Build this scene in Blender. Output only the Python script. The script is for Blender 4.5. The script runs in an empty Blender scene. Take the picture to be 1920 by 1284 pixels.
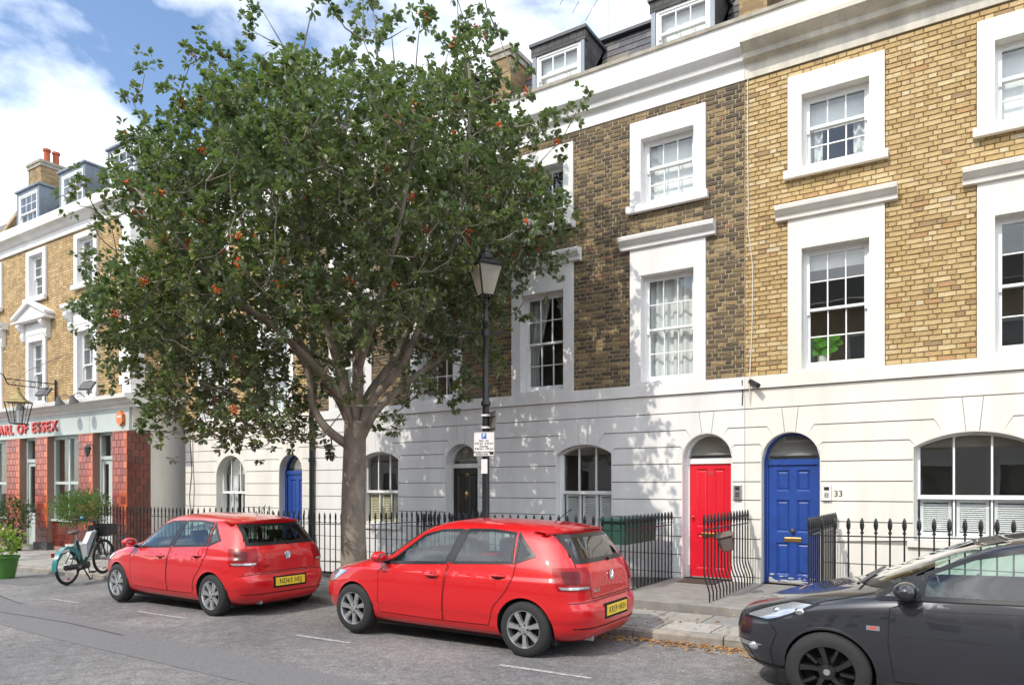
import bpy, bmesh, math, random
import numpy as np
from mathutils import Vector, Matrix
R = math.radians
rnd = random.Random(7)
S = bpy.context.scene
COL = S.collection
# ------------------------------------------------------------------ camera
CAM_F, CAM_H, CAM_D, CAM_YAW = 1340.0 / 1920.0, 1.77, 11.86, R(32.666)
cd = bpy.data.cameras.new('camera'); cam = bpy.data.objects.new('camera', cd); COL.objects.link(cam)
cd.sensor_width = 36.0; cd.sensor_fit = 'HORIZONTAL'; cd.lens = 36.0 * CAM_F
cd.shift_y = (912 - 642) / 1920.0; cd.clip_start = 0.05; cd.clip_end = 3000
cam.location = (0, -CAM_D, CAM_H); cam.rotation_euler = (R(90), 0, CAM_YAW)
S.camera = cam
# ------------------------------------------------------------------ sky, sun, exposure
SUN_AZ, SUN_EL = R(194), R(46)          # azimuth clockwise from +Y, elevation
W_ = bpy.data.worlds.new('World'); S.world = W_; W_.use_nodes = True
nt = W_.node_tree; nt.nodes.clear()
def N(t, **k):
    n = nt.nodes.new(t)
    for a, b in k.items(): setattr(n, a, b)
    return n
wo = N('ShaderNodeOutputWorld'); bg = N('ShaderNodeBackground'); sky = N('ShaderNodeTexSky', sky_type='NISHITA')
sky.sun_disc = False; sky.sun_elevation = SUN_EL; sky.sun_rotation = SUN_AZ
sky.air_density = 1.0; sky.dust_density = 0.6; sky.ozone_density = 2.0; sky.altitude = 30
tc = N('ShaderNodeTexCoord'); mp = N('ShaderNodeMapping'); mp.inputs['Scale'].default_value = (1.0, 1.0, 2.2)
mp.inputs['Location'].default_value = (1.7, 1.05, 0.2)
nz = N('ShaderNodeTexNoise'); nz.inputs['Scale'].default_value = 2.1; nz.inputs['Detail'].default_value = 7; nz.inputs['Roughness'].default_value = .55
nz.inputs['Distortion'].default_value = .25
rp = N('ShaderNodeValToRGB'); rp.color_ramp.elements[0].position = .40; rp.color_ramp.elements[1].position = .64
mx = N('ShaderNodeMixRGB'); mx.inputs[2].default_value = (12.5, 12.7, 13.0, 1)
nt.links.new(tc.outputs['Generated'], mp.inputs['Vector']); nt.links.new(mp.outputs[0], nz.inputs['Vector'])
nt.links.new(nz.outputs['Fac'], rp.inputs[0]); nt.links.new(rp.outputs[0], mx.inputs[0]); nt.links.new(sky.outputs[0], mx.inputs[1])
nt.links.new(mx.outputs[0], bg.inputs[0]); bg.inputs[1].default_value = 0.15
nt.links.new(bg.outputs[0], wo.inputs[0])
sd = bpy.data.lights.new('sun', 'SUN'); sd.energy = 2.0; sd.angle = R(0.55); sd.color = (1, .93, .82)
sun = bpy.data.objects.new('sun', sd); COL.objects.link(sun)
_d = Vector((-math.sin(SUN_AZ) * math.cos(SUN_EL), -math.cos(SUN_AZ) * math.cos(SUN_EL), -math.sin(SUN_EL)))
sun.rotation_euler = _d.to_track_quat('-Z', 'Y').to_euler()
S.view_settings.view_transform = 'Standard'; S.view_settings.look = 'None'
S.view_settings.exposure = 0.66; S.view_settings.gamma = 1.0
S.render.engine = 'CYCLES'
S.cycles.max_bounces = 8; S.cycles.transparent_max_bounces = 12
S.cycles.caustics_reflective = False; S.cycles.caustics_refractive = False
# ------------------------------------------------------------------ materials
MATS = {}
def mat(name, col, rough=.6, metal=0., var=0., vscale=6., bump=0., bscale=60., coat=0., spec=.5, rand=None, streak=0., detail=6., emis=None):
    """procedural principled material; var mixes in a darker/lighter noise, rand = list of colours picked per island/object"""
    if name in MATS: return MATS[name]
    m = bpy.data.materials.new(name); m.use_nodes = True; MATS[name] = m
    t = m.node_tree; b = t.nodes['Principled BSDF']; L = t.links.new
    b.inputs['Roughness'].default_value = rough; b.inputs['Metallic'].default_value = metal
    b.inputs['Coat Weight'].default_value = coat; b.inputs['Coat Roughness'].default_value = .03
    b.inputs['Specular IOR Level'].default_value = spec
    src = None
    if rand:
        geo = t.nodes.new('ShaderNodeNewGeometry'); oi = t.nodes.new('ShaderNodeObjectInfo')
        ad = t.nodes.new('ShaderNodeMath'); ad.operation = 'ADD'; L(geo.outputs['Random Per Island'], ad.inputs[0]); L(oi.outputs['Random'], ad.inputs[1])
        fr = t.nodes.new('ShaderNodeMath'); fr.operation = 'FRACT'; L(ad.outputs[0], fr.inputs[0])
        cr = t.nodes.new('ShaderNodeValToRGB'); cr.color_ramp.interpolation = 'CONSTANT'
        e = cr.color_ramp.elements
        while len(e) < len(rand): e.new(0.5)
        acc = 0; tot = sum(r[0] for r in rand)
        for i, (w, c) in enumerate(rand):
            e[i].position = acc / tot; e[i].color = (*c, 1); acc += w
        L(fr.outputs[0], cr.inputs[0]); src = cr.outputs[0]
    tc = t.nodes.new('ShaderNodeTexCoord')
    if var > 0:
        n = t.nodes.new('ShaderNodeTexNoise'); n.inputs['Scale'].default_value = vscale; n.inputs['Detail'].default_value = detail; n.inputs['Roughness'].default_value = .6
        if streak:
            mpp = t.nodes.new('ShaderNodeMapping'); mpp.inputs['Scale'].default_value = (1, 1, streak); L(tc.outputs['Object'], mpp.inputs[0]); L(mpp.outputs[0], n.inputs['Vector'])
        else: L(tc.outputs['Object'], n.inputs['Vector'])
        mr = t.nodes.new('ShaderNodeMapRange'); mr.inputs[1].default_value = .28; mr.inputs[2].default_value = .72
        mr.inputs[3].default_value = 1 - var; mr.inputs[4].default_value = 1 + var * .5
        L(n.outputs['Fac'], mr.inputs[0])
        mm = t.nodes.new('ShaderNodeMixRGB'); mm.blend_type = 'MULTIPLY'; mm.inputs[0].default_value = 1
        if src: L(src, mm.inputs[1])
        else: mm.inputs[1].default_value = (*col, 1)
        L(mr.outputs[0], mm.inputs[2]); src = mm.outputs[0]
    if src: L(src, b.inputs['Base Color'])
    else: b.inputs['Base Color'].default_value = (*col, 1)
    if bump > 0:
        n2 = t.nodes.new('ShaderNodeTexNoise'); n2.inputs['Scale'].default_value = bscale; n2.inputs['Detail'].default_value = 5
        L(tc.outputs['Object'], n2.inputs['Vector'])
        bp = t.nodes.new('ShaderNodeBump'); bp.inputs['Strength'].default_value = bump; bp.inputs['Distance'].default_value = .01
        L(n2.outputs['Fac'], bp.inputs['Height']); L(bp.outputs[0], b.inputs['Normal'])
    if emis: b.inputs['Emission Color'].default_value = (*emis, 1); b.inputs['Emission Strength'].default_value = 1
    return m
def glass_mat(name, tint=(1, 1, 1), refl=1.0, reflect=1.0):
    """thin pane: fresnel reflection over see-through (tinted) transmission"""
    if name in MATS: return MATS[name]
    m = bpy.data.materials.new(name); m.use_nodes = True; MATS[name] = m; t = m.node_tree; t.nodes.clear(); L = t.links.new
    o = t.nodes.new('ShaderNodeOutputMaterial'); tr = t.nodes.new('ShaderNodeBsdfTransparent'); gl = t.nodes.new('ShaderNodeBsdfGlossy')
    tr.inputs[0].default_value = (*tint, 1); gl.inputs['Roughness'].default_value = .0; gl.inputs[0].default_value = (refl, refl, refl, 1)
    # Schlick reflectance, the same from both sides of the pane
    lw = t.nodes.new('ShaderNodeLayerWeight'); lw.inputs[0].default_value = .5
    pw = t.nodes.new('ShaderNodeMath'); pw.operation = 'POWER'; pw.inputs[1].default_value = 5; L(lw.outputs['Facing'], pw.inputs[0])
    ml = t.nodes.new('ShaderNodeMath'); ml.operation = 'MULTIPLY_ADD'; ml.inputs[1].default_value = .95; ml.inputs[2].default_value = .045; L(pw.outputs[0], ml.inputs[0])
    mu = t.nodes.new('ShaderNodeMath'); mu.operation = 'MULTIPLY'; mu.inputs[1].default_value = reflect; mu.use_clamp = True
    tcn = t.nodes.new('ShaderNodeTexCoord'); nn = t.nodes.new('ShaderNodeTexNoise'); nn.inputs['Scale'].default_value = 1.7; nn.inputs['Detail'].default_value = 1
    bp = t.nodes.new('ShaderNodeBump'); bp.inputs['Strength'].default_value = .05; bp.inputs['Distance'].default_value = .03
    L(tcn.outputs['Object'], nn.inputs['Vector']); L(nn.outputs['Fac'], bp.inputs['Height']); L(bp.outputs[0], gl.inputs['Normal'])
    mx = t.nodes.new('ShaderNodeMixShader'); L(ml.outputs[0], mu.inputs[0]); L(mu.outputs[0], mx.inputs[0]); L(tr.outputs[0], mx.inputs[1]); L(gl.outputs[0], mx.inputs[2]); L(mx.outputs[0], o.inputs[0])
    return m
# stucco and trim
mat('stucco_white', (.79, .78, .76), .75, var=.13, vscale=2.2, bump=.15, bscale=90, streak=.18)
mat('stucco_cream', (.78, .75, .68), .75, var=.15, vscale=2.2, bump=.15, bscale=90, streak=.18)
mat('stucco_joint', (.27, .255, .23), .9)
mat('trim_white', (.82, .82, .81), .5, var=.04, vscale=3)
mat('sash_white', (.84, .84, .83), .35)
mat('cornice_weathered', (.62, .58, .49), .8, var=.35, vscale=3.5, bump=.3, bscale=40, streak=.4)
mat('cornice_white', (.80, .79, .76), .7, var=.12, vscale=2.5, streak=.3)
mat('mortar_yellow', (.20, .145, .075), .95, var=.3, vscale=9, bump=.6, bscale=120)
mat('mortar_soot', (.44, .36, .24), .95, var=.4, vscale=5, bump=.6, bscale=120)
mat('brick_yellow', (.4, .3, .15), .85, var=.22, vscale=14, bump=.7, bscale=70, rand=[
    (5, (.52, .375, .175)), (5, (.48, .335, .150)), (5, (.55, .405, .205)), (4, (.46, .32, .145)), (2, (.60, .47, .26)), (.7, (.44, .27, .125)), (.7, (.33, .225, .115)), (.4, (.58, .48, .31))])
mat('brick_soot', (.2, .15, .08), .85, var=.3, vscale=10, bump=.7, bscale=70, rand=[
    (5, (.115, .085, .052)), (5, (.15, .11, .06)), (4, (.085, .066, .045)), (4, (.21, .15, .075)), (3, (.29, .205, .10)), (1.0, (.33, .24, .125)), (.3, (.24, .125, .07))])
mat('slate', (.1, .1, .1), .55, var=.25, vscale=7, bump=.3, bscale=50, rand=[(4, (.10, .095, .10)), (4, (.13, .125, .12)), (3, (.08, .078, .085)), (2, (.17, .15, .12)), (.6, (.2, .12, .08))])
mat('lead', (.20, .235, .28), .5, var=.35, vscale=4, streak=.25, metal=.15)
mat('lead_dark', (.07, .075, .08), .55, var=.3, vscale=5)
mat('coping_stone', (.36, .33, .27), .9, var=.35, vscale=5, bump=.4, bscale=50)
mat('room_dark', (.30, .29, .27), .9)
mat('curtain_white', (.78, .80, .80), .9, var=.08, vscale=9)
mat('curtain_grey', (.48, .50, .49), .9, var=.1, vscale=9)
mat('blind_white', (.80, .81, .80), .8)
mat('shutter_white', (.80, .81, .81), .5)
mat('shutter_cream', (.76, .70, .50), .5)
glass_mat('pane_glass', (.965, .98, .975))
glass_mat('car_glass', (.62, .78, .72), reflect=1.9)
glass_mat('car_glass_dark', (.22, .26, .25), reflect=1.9)
mat('door_red', (.72, .012, .03), .32, var=.06, vscale=3, coat=.3)
mat('door_blue', (.018, .065, .30), .4, var=.18, vscale=6, bump=.12, bscale=30)
mat('door_black', (.022, .021, .019), .35, var=.2, vscale=5)
mat('brass', (.55, .38, .13), .32, metal=1.)
mat('steel', (.55, .55, .56), .35, metal=1.)
mat('chrome', (.75, .76, .78), .12, metal=1.)
mat('iron_black', (.012, .0125, .014), .38, var=.3, vscale=20, bump=.2, bscale=60)
mat('plastic_black', (.02, .02, .021), .45)
mat('rubber', (.022, .022, .023), .8, var=.25, vscale=25)
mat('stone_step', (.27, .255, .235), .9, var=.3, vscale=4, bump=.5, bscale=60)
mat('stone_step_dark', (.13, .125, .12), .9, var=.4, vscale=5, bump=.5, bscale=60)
mat('doormat', (.07, .055, .045), 1., var=.4, vscale=30, bump=.8, bscale=150)
mat('bin_green', (.03, .10, .075), .5, var=.15, vscale=5)
mat('caddy_brown', (.17, .13, .11), .5, var=.1, vscale=8)
mat('bark', (.27, .24, .19), .95, var=.5, vscale=7, bump=1., bscale=28, streak=.5)
mat('terracotta', (.42, .10, .045), .8, var=.25, vscale=8)
# ------------------------------------------------------------------ mesh helpers
class MB:
    def __init__(s): s.v = []; s.f = []
    def add(s, vs, fs):
        o = len(s.v); s.v += [tuple(p) for p in vs]; s.f += [tuple(i + o for i in f) for f in fs]; return s
    def box(s, x0, x1, y0, y1, z0, z1):
        return s.add([(x0, y0, z0), (x1, y0, z0), (x1, y1, z0), (x0, y1, z0), (x0, y0, z1), (x1, y0, z1), (x1, y1, z1), (x0, y1, z1)],
                     [(0, 3, 2, 1), (4, 5, 6, 7), (0, 1, 5, 4), (1, 2, 6, 5), (2, 3, 7, 6), (3, 0, 4, 7)])
    def cbox(s, x0, x1, y0, y1, z0, z1, c=.01):
        """box whose edges are chamfered on all sides (rounded look)"""
        bm = bmesh.new(); bmesh.ops.create_cube(bm, size=1)
        for v in bm.verts: v.co = Vector((x0 + (v.co.x + .5) * (x1 - x0), y0 + (v.co.y + .5) * (y1 - y0), z0 + (v.co.z + .5) * (z1 - z0)))
        bmesh.ops.bevel(bm, geom=bm.edges[:], offset=c, segments=2, profile=.5, affect='EDGES')
        return s.bm(bm)
    def bm(s, bm, M=None):
        bm.verts.index_update(); o = len(s.v)
        s.v += [tuple(M @ v.co) if M else tuple(v.co) for v in bm.verts]; s.f += [tuple(v.index + o for v in f.verts) for f in bm.faces]; bm.free(); return s
    def prism(s, poly, y0, y1):
        """poly: (x,z) counter-clockwise seen from -y, extruded along y"""
        n = len(poly); a = sum(poly[i][0] * poly[(i + 1) % n][1] - poly[(i + 1) % n][0] * poly[i][1] for i in range(n))
        if a < 0: poly = poly[::-1]
        vs = [(x, y0, z) for x, z in poly] + [(x, y1, z) for x, z in poly]
        return s.add(vs, [tuple(range(n)), tuple(range(2 * n - 1, n - 1, -1))] + [(i + n, (i + 1) % n + n, (i + 1) % n, i) for i in range(n)])
    def prism_x(s, poly, x0, x1):
        """poly: (y,z), extruded along x"""
        n = len(poly); a = sum(poly[i][0] * poly[(i + 1) % n][1] - poly[(i + 1) % n][0] * poly[i][1] for i in range(n))
        if a < 0: poly = poly[::-1]
        vs = [(x0, y, z) for y, z in poly] + [(x1, y, z) for y, z in poly]
        return s.add(vs, [tuple(range(n - 1, -1, -1)), tuple(range(n, 2 * n))] + [(i, (i + 1) % n, (i + 1) % n + n, i + n) for i in range(n)])
    def prism_z(s, poly, z0, z1):
        n = len(poly); a = sum(poly[i][0] * poly[(i + 1) % n][1] - poly[(i + 1) % n][0] * poly[i][1] for i in range(n))
        if a < 0: poly = poly[::-1]
        vs = [(x, y, z0) for x, y in poly] + [(x, y, z1) for x, y in poly]
        return s.add(vs, [tuple(range(n - 1, -1, -1)), tuple(range(n, 2 * n))] + [(i, (i + 1) % n, (i + 1) % n + n, i + n) for i in range(n)])
    def tube(s, pts, r, n=8, cap=True):
        pts = [Vector(p) for p in pts]; k = len(pts); rr = r if isinstance(r, (list, tuple)) else [r] * k
        rings = []; up = None
        for i, p in enumerate(pts):
            d = (pts[min(i + 1, k - 1)] - pts[max(i - 1, 0)]).normalized()
            if up is None: up = Vector((0, 0, 1)) if abs(d.z) < .9 else Vector((1, 0, 0))
            a = d.cross(up).normalized(); b = d.cross(a).normalized(); up = -b if False else up
            rings.append([p + (a * math.cos(2 * math.pi * j / n) + b * math.sin(2 * math.pi * j / n)) * rr[i] for j in range(n)])
        vs = [q for g in rings for q in g]
        fs = [(i * n + j, i * n + (j + 1) % n, (i + 1) * n + (j + 1) % n, (i + 1) * n + j) for i in range(k - 1) for j in range(n)]
        if cap: fs += [tuple(range(n - 1, -1, -1)), tuple(range((k - 1) * n, k * n))]
        return s.add(vs, fs)
    def lathe(s, prof, c=(0, 0, 0), n=16, axis='z', cap=True):
        k = len(prof); vs = []
        for r, h in prof:
            for j in range(n):
                a = 2 * math.pi * j / n; u, w = r * math.cos(a), r * math.sin(a)
                vs.append((c[0] + u, c[1] + w, c[2] + h) if axis == 'z' else (c[0] + u, c[1] + h, c[2] + w) if axis == 'y' else (c[0] + h, c[1] + u, c[2] + w))
        fs = [(i * n + j, i * n + (j + 1) % n, (i + 1) * n + (j + 1) % n, (i + 1) * n + j) for i in range(k - 1) for j in range(n)]
        if axis == 'y': fs = [f[::-1] for f in fs]
        cap0, cap1 = tuple(range(n - 1, -1, -1)), tuple(range((k - 1) * n, k * n))
        if axis == 'y': cap0, cap1 = cap0[::-1], cap1[::-1]
        if cap and prof[0][0] > 1e-4: fs.append(cap0)
        if cap and prof[-1][0] > 1e-4: fs.append(cap1)
        return s.add(vs, fs)
    def ball(s, c, rx, ry=None, rz=None, sub=2):
        bm = bmesh.new(); bmesh.ops.create_icosphere(bm, subdivisions=sub, radius=1)
        for v in bm.verts: v.co = Vector((c[0] + v.co.x * rx, c[1] + v.co.y * (ry or rx), c[2] + v.co.z * (rz or rx)))
        return s.bm(bm)
    def mesh(s, name, m, smooth=False):
        me = bpy.data.meshes.new(name); me.from_pydata(s.v, [], s.f)
        for mm in (m if isinstance(m, (list, tuple)) else [m]): me.materials.append(MATS[mm] if isinstance(mm, str) else mm)
        if smooth:
            me.polygons.foreach_set('use_smooth', [True] * len(me.polygons))
            if smooth != 'all':
                try: me.set_sharp_from_angle(angle=R(38))
                except Exception: pass
        me.update(); return me
    def build(s, name, m, parent=None, smooth=False, loc=None, rot=None):
        return link(name, s.mesh(name, m, smooth), parent, loc, rot)
def link(name, me, parent=None, loc=None, rot=None):
    o = bpy.data.objects.new(name, me); COL.objects.link(o)
    if parent: o.parent = parent
    if loc: o.location = loc
    if rot: o.rotation_euler = rot
    return o
def tag(o, label, cat, group=None):
    o['label'] = label; o['category'] = cat
    if group: o['group'] = group
    return o
def thing(name, label, cat, loc=(0, 0, 0), rotz=0, group=None):
    o = bpy.data.objects.new(name, None); COL.objects.link(o); o.location = loc; o.rotation_euler = (0, 0, rotz); o.empty_display_size = .2
    return tag(o, label, cat, group)
def struct(name, mb, m, smooth=False):
    o = mb.build(name, m, None, smooth); o['kind'] = 'structure'; return o
def text_mesh(body, size, depth=.004, bold=0., spacing=1.):
    cu = bpy.data.curves.new('txt', 'FONT'); cu.body = body; cu.size = size; cu.extrude = depth; cu.align_x = 'CENTER'; cu.align_y = 'CENTER'
    cu.offset = bold; cu.space_character = spacing
    o = bpy.data.objects.new('txt', cu); COL.objects.link(o)
    me = bpy.data.meshes.new_from_object(o.evaluated_get(bpy.context.evaluated_depsgraph_get()))
    bpy.data.objects.remove(o); me.materials.clear(); return me
def text(name, body, size, m, parent, loc, rot=(R(90), 0, 0), depth=.004, bold=0., spacing=1., sx=1.):
    """lettering standing in the xz plane facing -y by default"""
    me = text_mesh(body, size, depth, bold, spacing); me.materials.append(MATS[m]); o = link(name, me, parent, loc, rot); o.scale = (sx, 1, 1); return o
def proj(X, Y, z):
    """where a world point lands in a 1920x1284 picture; used only to choose which bricks get their own object"""
    c, s = math.cos(CAM_YAW), math.sin(CAM_YAW); dY = Y + CAM_D; Zc = -s * X + c * dY
    if Zc < .1: return (-9999, -9999, 99)
    return (960 + 1340 * (c * X + s * dY) / Zc, 912 - 1340 * (z - CAM_H) / Zc, Zc)
def road_z(x): return .0125 * (max(min(x, 4.), -24.) + 5.)
# ------------------------------------------------------------------ windows and doors (local frame: wall face y=0, street at -y)
def sash_window(house, xc, z0, z1, w, up=(3, 2), low=(3, 2), y=.13, split=.5, backing='room_dark', drape=None, name='window', grow=.5):
    """box-frame sash window filling an opening; up / low = (columns, rows) of panes in each sash"""
    x0, x1 = xc - w / 2, xc + w / 2
    fr = MB(); t = .045
    fr.box(x0, x0 + t, y - .02, y + .1, z0, z1).box(x1 - t, x1, y - .02, y + .1, z0, z1).box(x0 + t, x1 - t, y - .02, y + .1, z1 - t, z1).box(x0 + t, x1 - t, y - .03, y + .1, z0, z0 + .05)
    wn = fr.build(name, 'sash_white', house)
    ix0, ix1, iz0, iz1 = x0 + t, x1 - t, z0 + .05, z1 - t
    zm = iz0 + (iz1 - iz0) * (1 - split)
    for (a, b, yy, (nc, nr), nm) in ((zm - .02, iz1, y, up, 'upper_sash'), (iz0, zm + .02, y + .045, low, 'lower_sash')):
        s = MB(); st = .042; bot = .075 if nm == 'lower_sash' else .04
        s.box(ix0, ix0 + st, yy, yy + .04, a, b).box(ix1 - st, ix1, yy, yy + .04, a, b)
        s.box(ix0 + st, ix1 - st, yy, yy + .04, b - .04, b).box(ix0 + st, ix1 - st, yy, yy + .04, a, a + bot)
        px0, px1, pz0, pz1 = ix0 + st, ix1 - st, a + bot, b - .04
        g = .018
        for i in range(1, nc): xx = px0 + (px1 - px0) * i / nc; s.box(xx - g / 2, xx + g / 2, yy + .004, yy + .036, pz0, pz1)
        for i in range(1, nr):
            zz = pz0 + (pz1 - pz0) * i / nr
            for c in range(nc):
                a0 = px0 + (px1 - px0) * c / nc + (g / 2 if c else 0); a1 = px0 + (px1 - px0) * (c + 1) / nc - (g / 2 if c < nc - 1 else 0)
                s.box(a0, a1, yy + .004, yy + .036, zz - g / 2, zz + g / 2)
        if nm == 'upper_sash': s.box(ix0 + .002, ix0 + .04, yy + .002, yy + .038, a - .055, a).box(ix1 - .04, ix1 - .002, yy + .002, yy + .038, a - .055, a)
        s.build(nm, 'sash_white', wn)
        for c in range(nc):
            for r in range(nr):
                q = MB(); q.box(px0 + (px1 - px0) * c / nc, px0 + (px1 - px0) * (c + 1) / nc, yy + .018, yy + .022, pz0 + (pz1 - pz0) * r / nr, pz0 + (pz1 - pz0) * (r + 1) / nr)
                q.build('pane', 'pane_glass', wn)
    room(wn, x0, x1, y + .1, z0, z1, backing, 1.6 if grow > .1 else .8, grow)
    if drape: drape(wn, ix0, ix1, y + .16, iz0, iz1, zm)
    return wn
def room(parent, x0, x1, y, z0, z1, m='room_dark', depth=1.6, grow=.5):
    r = MB(); a, b = x0 - grow, x1 + grow; c, d = z0 - grow, z1 + grow * .7
    # room shell open to the street
    r.add([(x0, y, z0), (x1, y, z0), (x1, y, z1), (x0, y, z1), (a, y + .02, c), (b, y + .02, c), (b, y + .02, d), (a, y + .02, d), (a, y + depth, c), (b, y + depth, c), (b, y + depth, d), (a, y + depth, d)],
          [(0, 1, 5, 4), (1, 2, 6, 5), (2, 3, 7, 6), (3, 0, 4, 7), (4, 5, 9, 8), (5, 6, 10, 9), (6, 7, 11, 10), (7, 4, 8, 11), (8, 9, 10, 11)])
    return r.build('room', m, parent)
def wavy(parent, x0, x1, y, z0, z1, m, name='curtain', amp=.025, wl=.11, top=None, bot=None):
    """hanging cloth with folds; top/bot optionally squeeze its width (tied curtain)"""
    n = max(8, int((x1 - x0) / .014)); rows = 10; b = MB(); vs = []
    for j in range(rows + 1):
        f = j / rows; z = z0 + (z1 - z0) * f
        a0, a1 = (x0, x1) if top is None else top(f)
        for i in range(n + 1):
            u = i / n; x = a0 + (a1 - a0) * u
            vs.append((x, y + amp * math.sin(u * (x1 - x0) / wl * 6.283) + .006 * math.sin(u * 41 + f * 5), z))
    b.add(vs, [(j * (n + 1) + i, j * (n + 1) + i + 1, (j + 1) * (n + 1) + i + 1, (j + 1) * (n + 1) + i) for j in range(rows) for i in range(n)])
    return b.build(name, m, parent, smooth='all')
def arch_z(x, xc, w, zs, zc):
    """height of the arch intrados at x: segmental or semicircular through (xc±w/2, zs) and (xc, zc)"""
    h = zc - zs; a = w / 2; r = (a * a + h * h) / (2 * h); d = min(abs(x - xc), a)
    return zc - r + math.sqrt(max(r * r - d * d, 0))
def arch_pts(xc, w, zs, zc, n=18, x0=None, x1=None):
    x0 = xc - w / 2 if x0 is None else x0; x1 = xc + w / 2 if x1 is None else x1
    return [(x0 + (x1 - x0) * i / n, arch_z(x0 + (x1 - x0) * i / n, xc, w, zs, zc)) for i in range(n + 1)]
def arch_window(house, xc, z0, zs, zc, w, lower, y=.16, cols=3, drape=None, zmid=None):
    """three-light arched sash; lower = 'shutter_white' / 'shutter_cream' / None"""
    x0, x1 = xc - w / 2, xc + w / 2; t = .05; zm = zmid or (z0 + (zc - z0) * .5)
    f = MB(); f.box(x0, x0 + t, y - .02, y + .1, z0, zs).box(x1 - t, x1, y - .02, y + .1, z0, zs).box(x0 + t, x1 - t, y - .03, y + .1, z0, z0 + .06)
    ao = arch_pts(xc, w, zs, zc, 20); ai = arch_pts(xc, w - 2 * t, zs, zc - t, 20)
    for i in range(20): f.prism([ao[i], ao[i + 1], ai[i + 1], ai[i]], y - .02, y + .1)
    wn = f.build('window', 'sash_white', house)
    s = MB(); ix0, ix1 = x0 + t, x1 - t
    s.box(ix0, ix1, y, y + .045, zm - .03, zm + .03)
    s.box(ix0, ix0 + .035, y, y + .045, zm + .03, zs).box(ix1 - .035, ix1, y, y + .045, zm + .03, zs)
    for i in range(1, cols):
        xx = ix0 + (ix1 - ix0) * i / cols; s.box(xx - .013, xx + .013, y, y + .045, zm + .03, arch_z(xx, xc, w - 2 * t, zs, zc - t) + .004)
        s.box(xx - .013, xx + .013, y + .045, y + .09, z0 + .06, zm - .03)
    s.build('sash', 'sash_white', wn)
    for i in range(cols):
        a, b = ix0 + (ix1 - ix0) * i / cols, ix0 + (ix1 - ix0) * (i + 1) / cols
        q = MB(); q.prism([(a, zm), (b, zm)] + arch_pts(xc, w - 2 * t, zs, zc - t, 8, a, b)[::-1], y + .02, y + .024); q.build('pane', 'pane_glass', wn)
        q = MB(); q.box(a, b, y + .06, y + .064, z0 + .06, zm); q.build('pane', 'pane_glass', wn)
        if lower:
            a += .03; b -= .03; sh = MB()
            sh.box(a, a + .04, y + .1, y + .13, z0 + .06, zm - .02).box(b - .04, b, y + .1, y + .13, z0 + .06, zm - .02).box(a + .04, b - .04, y + .1, y + .13, z0 + .06, z0 + .12).box(a + .04, b - .04, y + .1, y + .13, zm - .08, zm - .02)
            shp = sh.build('shutter', lower, wn); ns = 13 
            sl = MB(); sl.add([(a + .04, y + .094, -.012), (b - .04, y + .094, -.012), (b - .04, y + .136, .016), (a + .04, y + .136, .016), (a + .04, y + .1, -.018), (b - .04, y + .1, -.018), (b - .04, y + .142, .010), (a + .04, y + .142, .010)],
                              [(0, 1, 2, 3), (7, 6, 5, 4), (0, 4, 5, 1), (3, 2, 6, 7)])
            me = sl.mesh('slat', lower)
            for k in range(ns): link('slat', me, wn, (0, 0, z0 + .14 + (zm - .1 - z0 - .14) * (k + .5) / ns))
    room(wn, x0, x1, y + .16, z0, zs)
    if drape: drape(wn, ix0, ix1, y + .2, z0, zs, zm)
    return wn
def panel_door(house, xc, z0, z1, w, m, y=.2, rows=((.08, .36), (.44, .94)), glazed=False, label=None):
    """timber door leaf with sunk panels; rows = (from, to) fractions of the height"""
    x0, x1 = xc - w / 2, xc + w / 2; H = z1 - z0; d = MB()
    st = w * .155; mid = w * .14
    cols = ((x0 + st, xc - mid / 2), (xc + mid / 2, x1 - st))
    zz = [z0] + [v for a, b in rows for v in (z0 + H * a, z0 + H * b)] + [z1]
    d.box(x0, x0 + st, y, y + .045, z0, z1).box(x1 - st, x1, y, y + .045, z0, z1)
    d.box(xc - mid / 2, xc + mid / 2, y, y + .045, z0, z1)
    for i in range(0, len(zz), 2):
        for a, b in cols: d.box(a, b, y, y + .045, zz[i], zz[i + 1])
    o = d.build('door', m, house)
    if label: o['label'] = label
    for a, b in rows:
        for c0, c1 in cols:
            p = MB(); e = .03; za, zb = z0 + H * a, z0 + H * b
            # bolection bead round a recessed field
            p.add([(c0, y + .001, za), (c1, y + .001, za), (c1, y + .001, zb), (c0, y + .001, zb), (c0 + e, y + .026, za + e), (c1 - e, y + .026, za + e), (c1 - e, y + .026, zb - e), (c0 + e, y + .026, zb - e),
                   (c0 + e + .02, y + .014, za + e + .02), (c1 - e - .02, y + .014, za + e + .02), (c1 - e - .02, y + .014, zb - e - .02), (c0 + e + .02, y + .014, zb - e - .02)],
                  [(0, 1, 5, 4), (1, 2, 6, 5), (2, 3, 7, 6), (3, 0, 4, 7), (4, 5, 9, 8), (5, 6, 10, 9), (6, 7, 11, 10), (7, 4, 8, 11), (8, 9, 10, 11)])
            p.build('door_panel', 'pane_glass' if glazed else m, o)
    return o
def letter_plate(parent, x, z, y=.2, w=.26, h=.07, m='brass'):
    p = MB(); p.cbox(x - w / 2, x + w / 2, y - .012, y + .002, z - h / 2, z + h / 2, .004).box(x - w / 2 + .03, x + w / 2 - .03, y - .018, y - .012, z - h / 4, z + h / 4)
    return p.build('letter_plate', m, parent)
def knob(parent, x, z, y=.2, r=.03, m='brass'):
    p = MB(); p.lathe([(r * .8, 0), (r * .8, -.008), (r * .35, -.012), (r * .35, -.03), (r, -.04), (r, -.055), (r * .6, -.068), (0, -.07)], (x, y, z), 14, 'y')
    return p.build('knob', m, parent, smooth=True)
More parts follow.
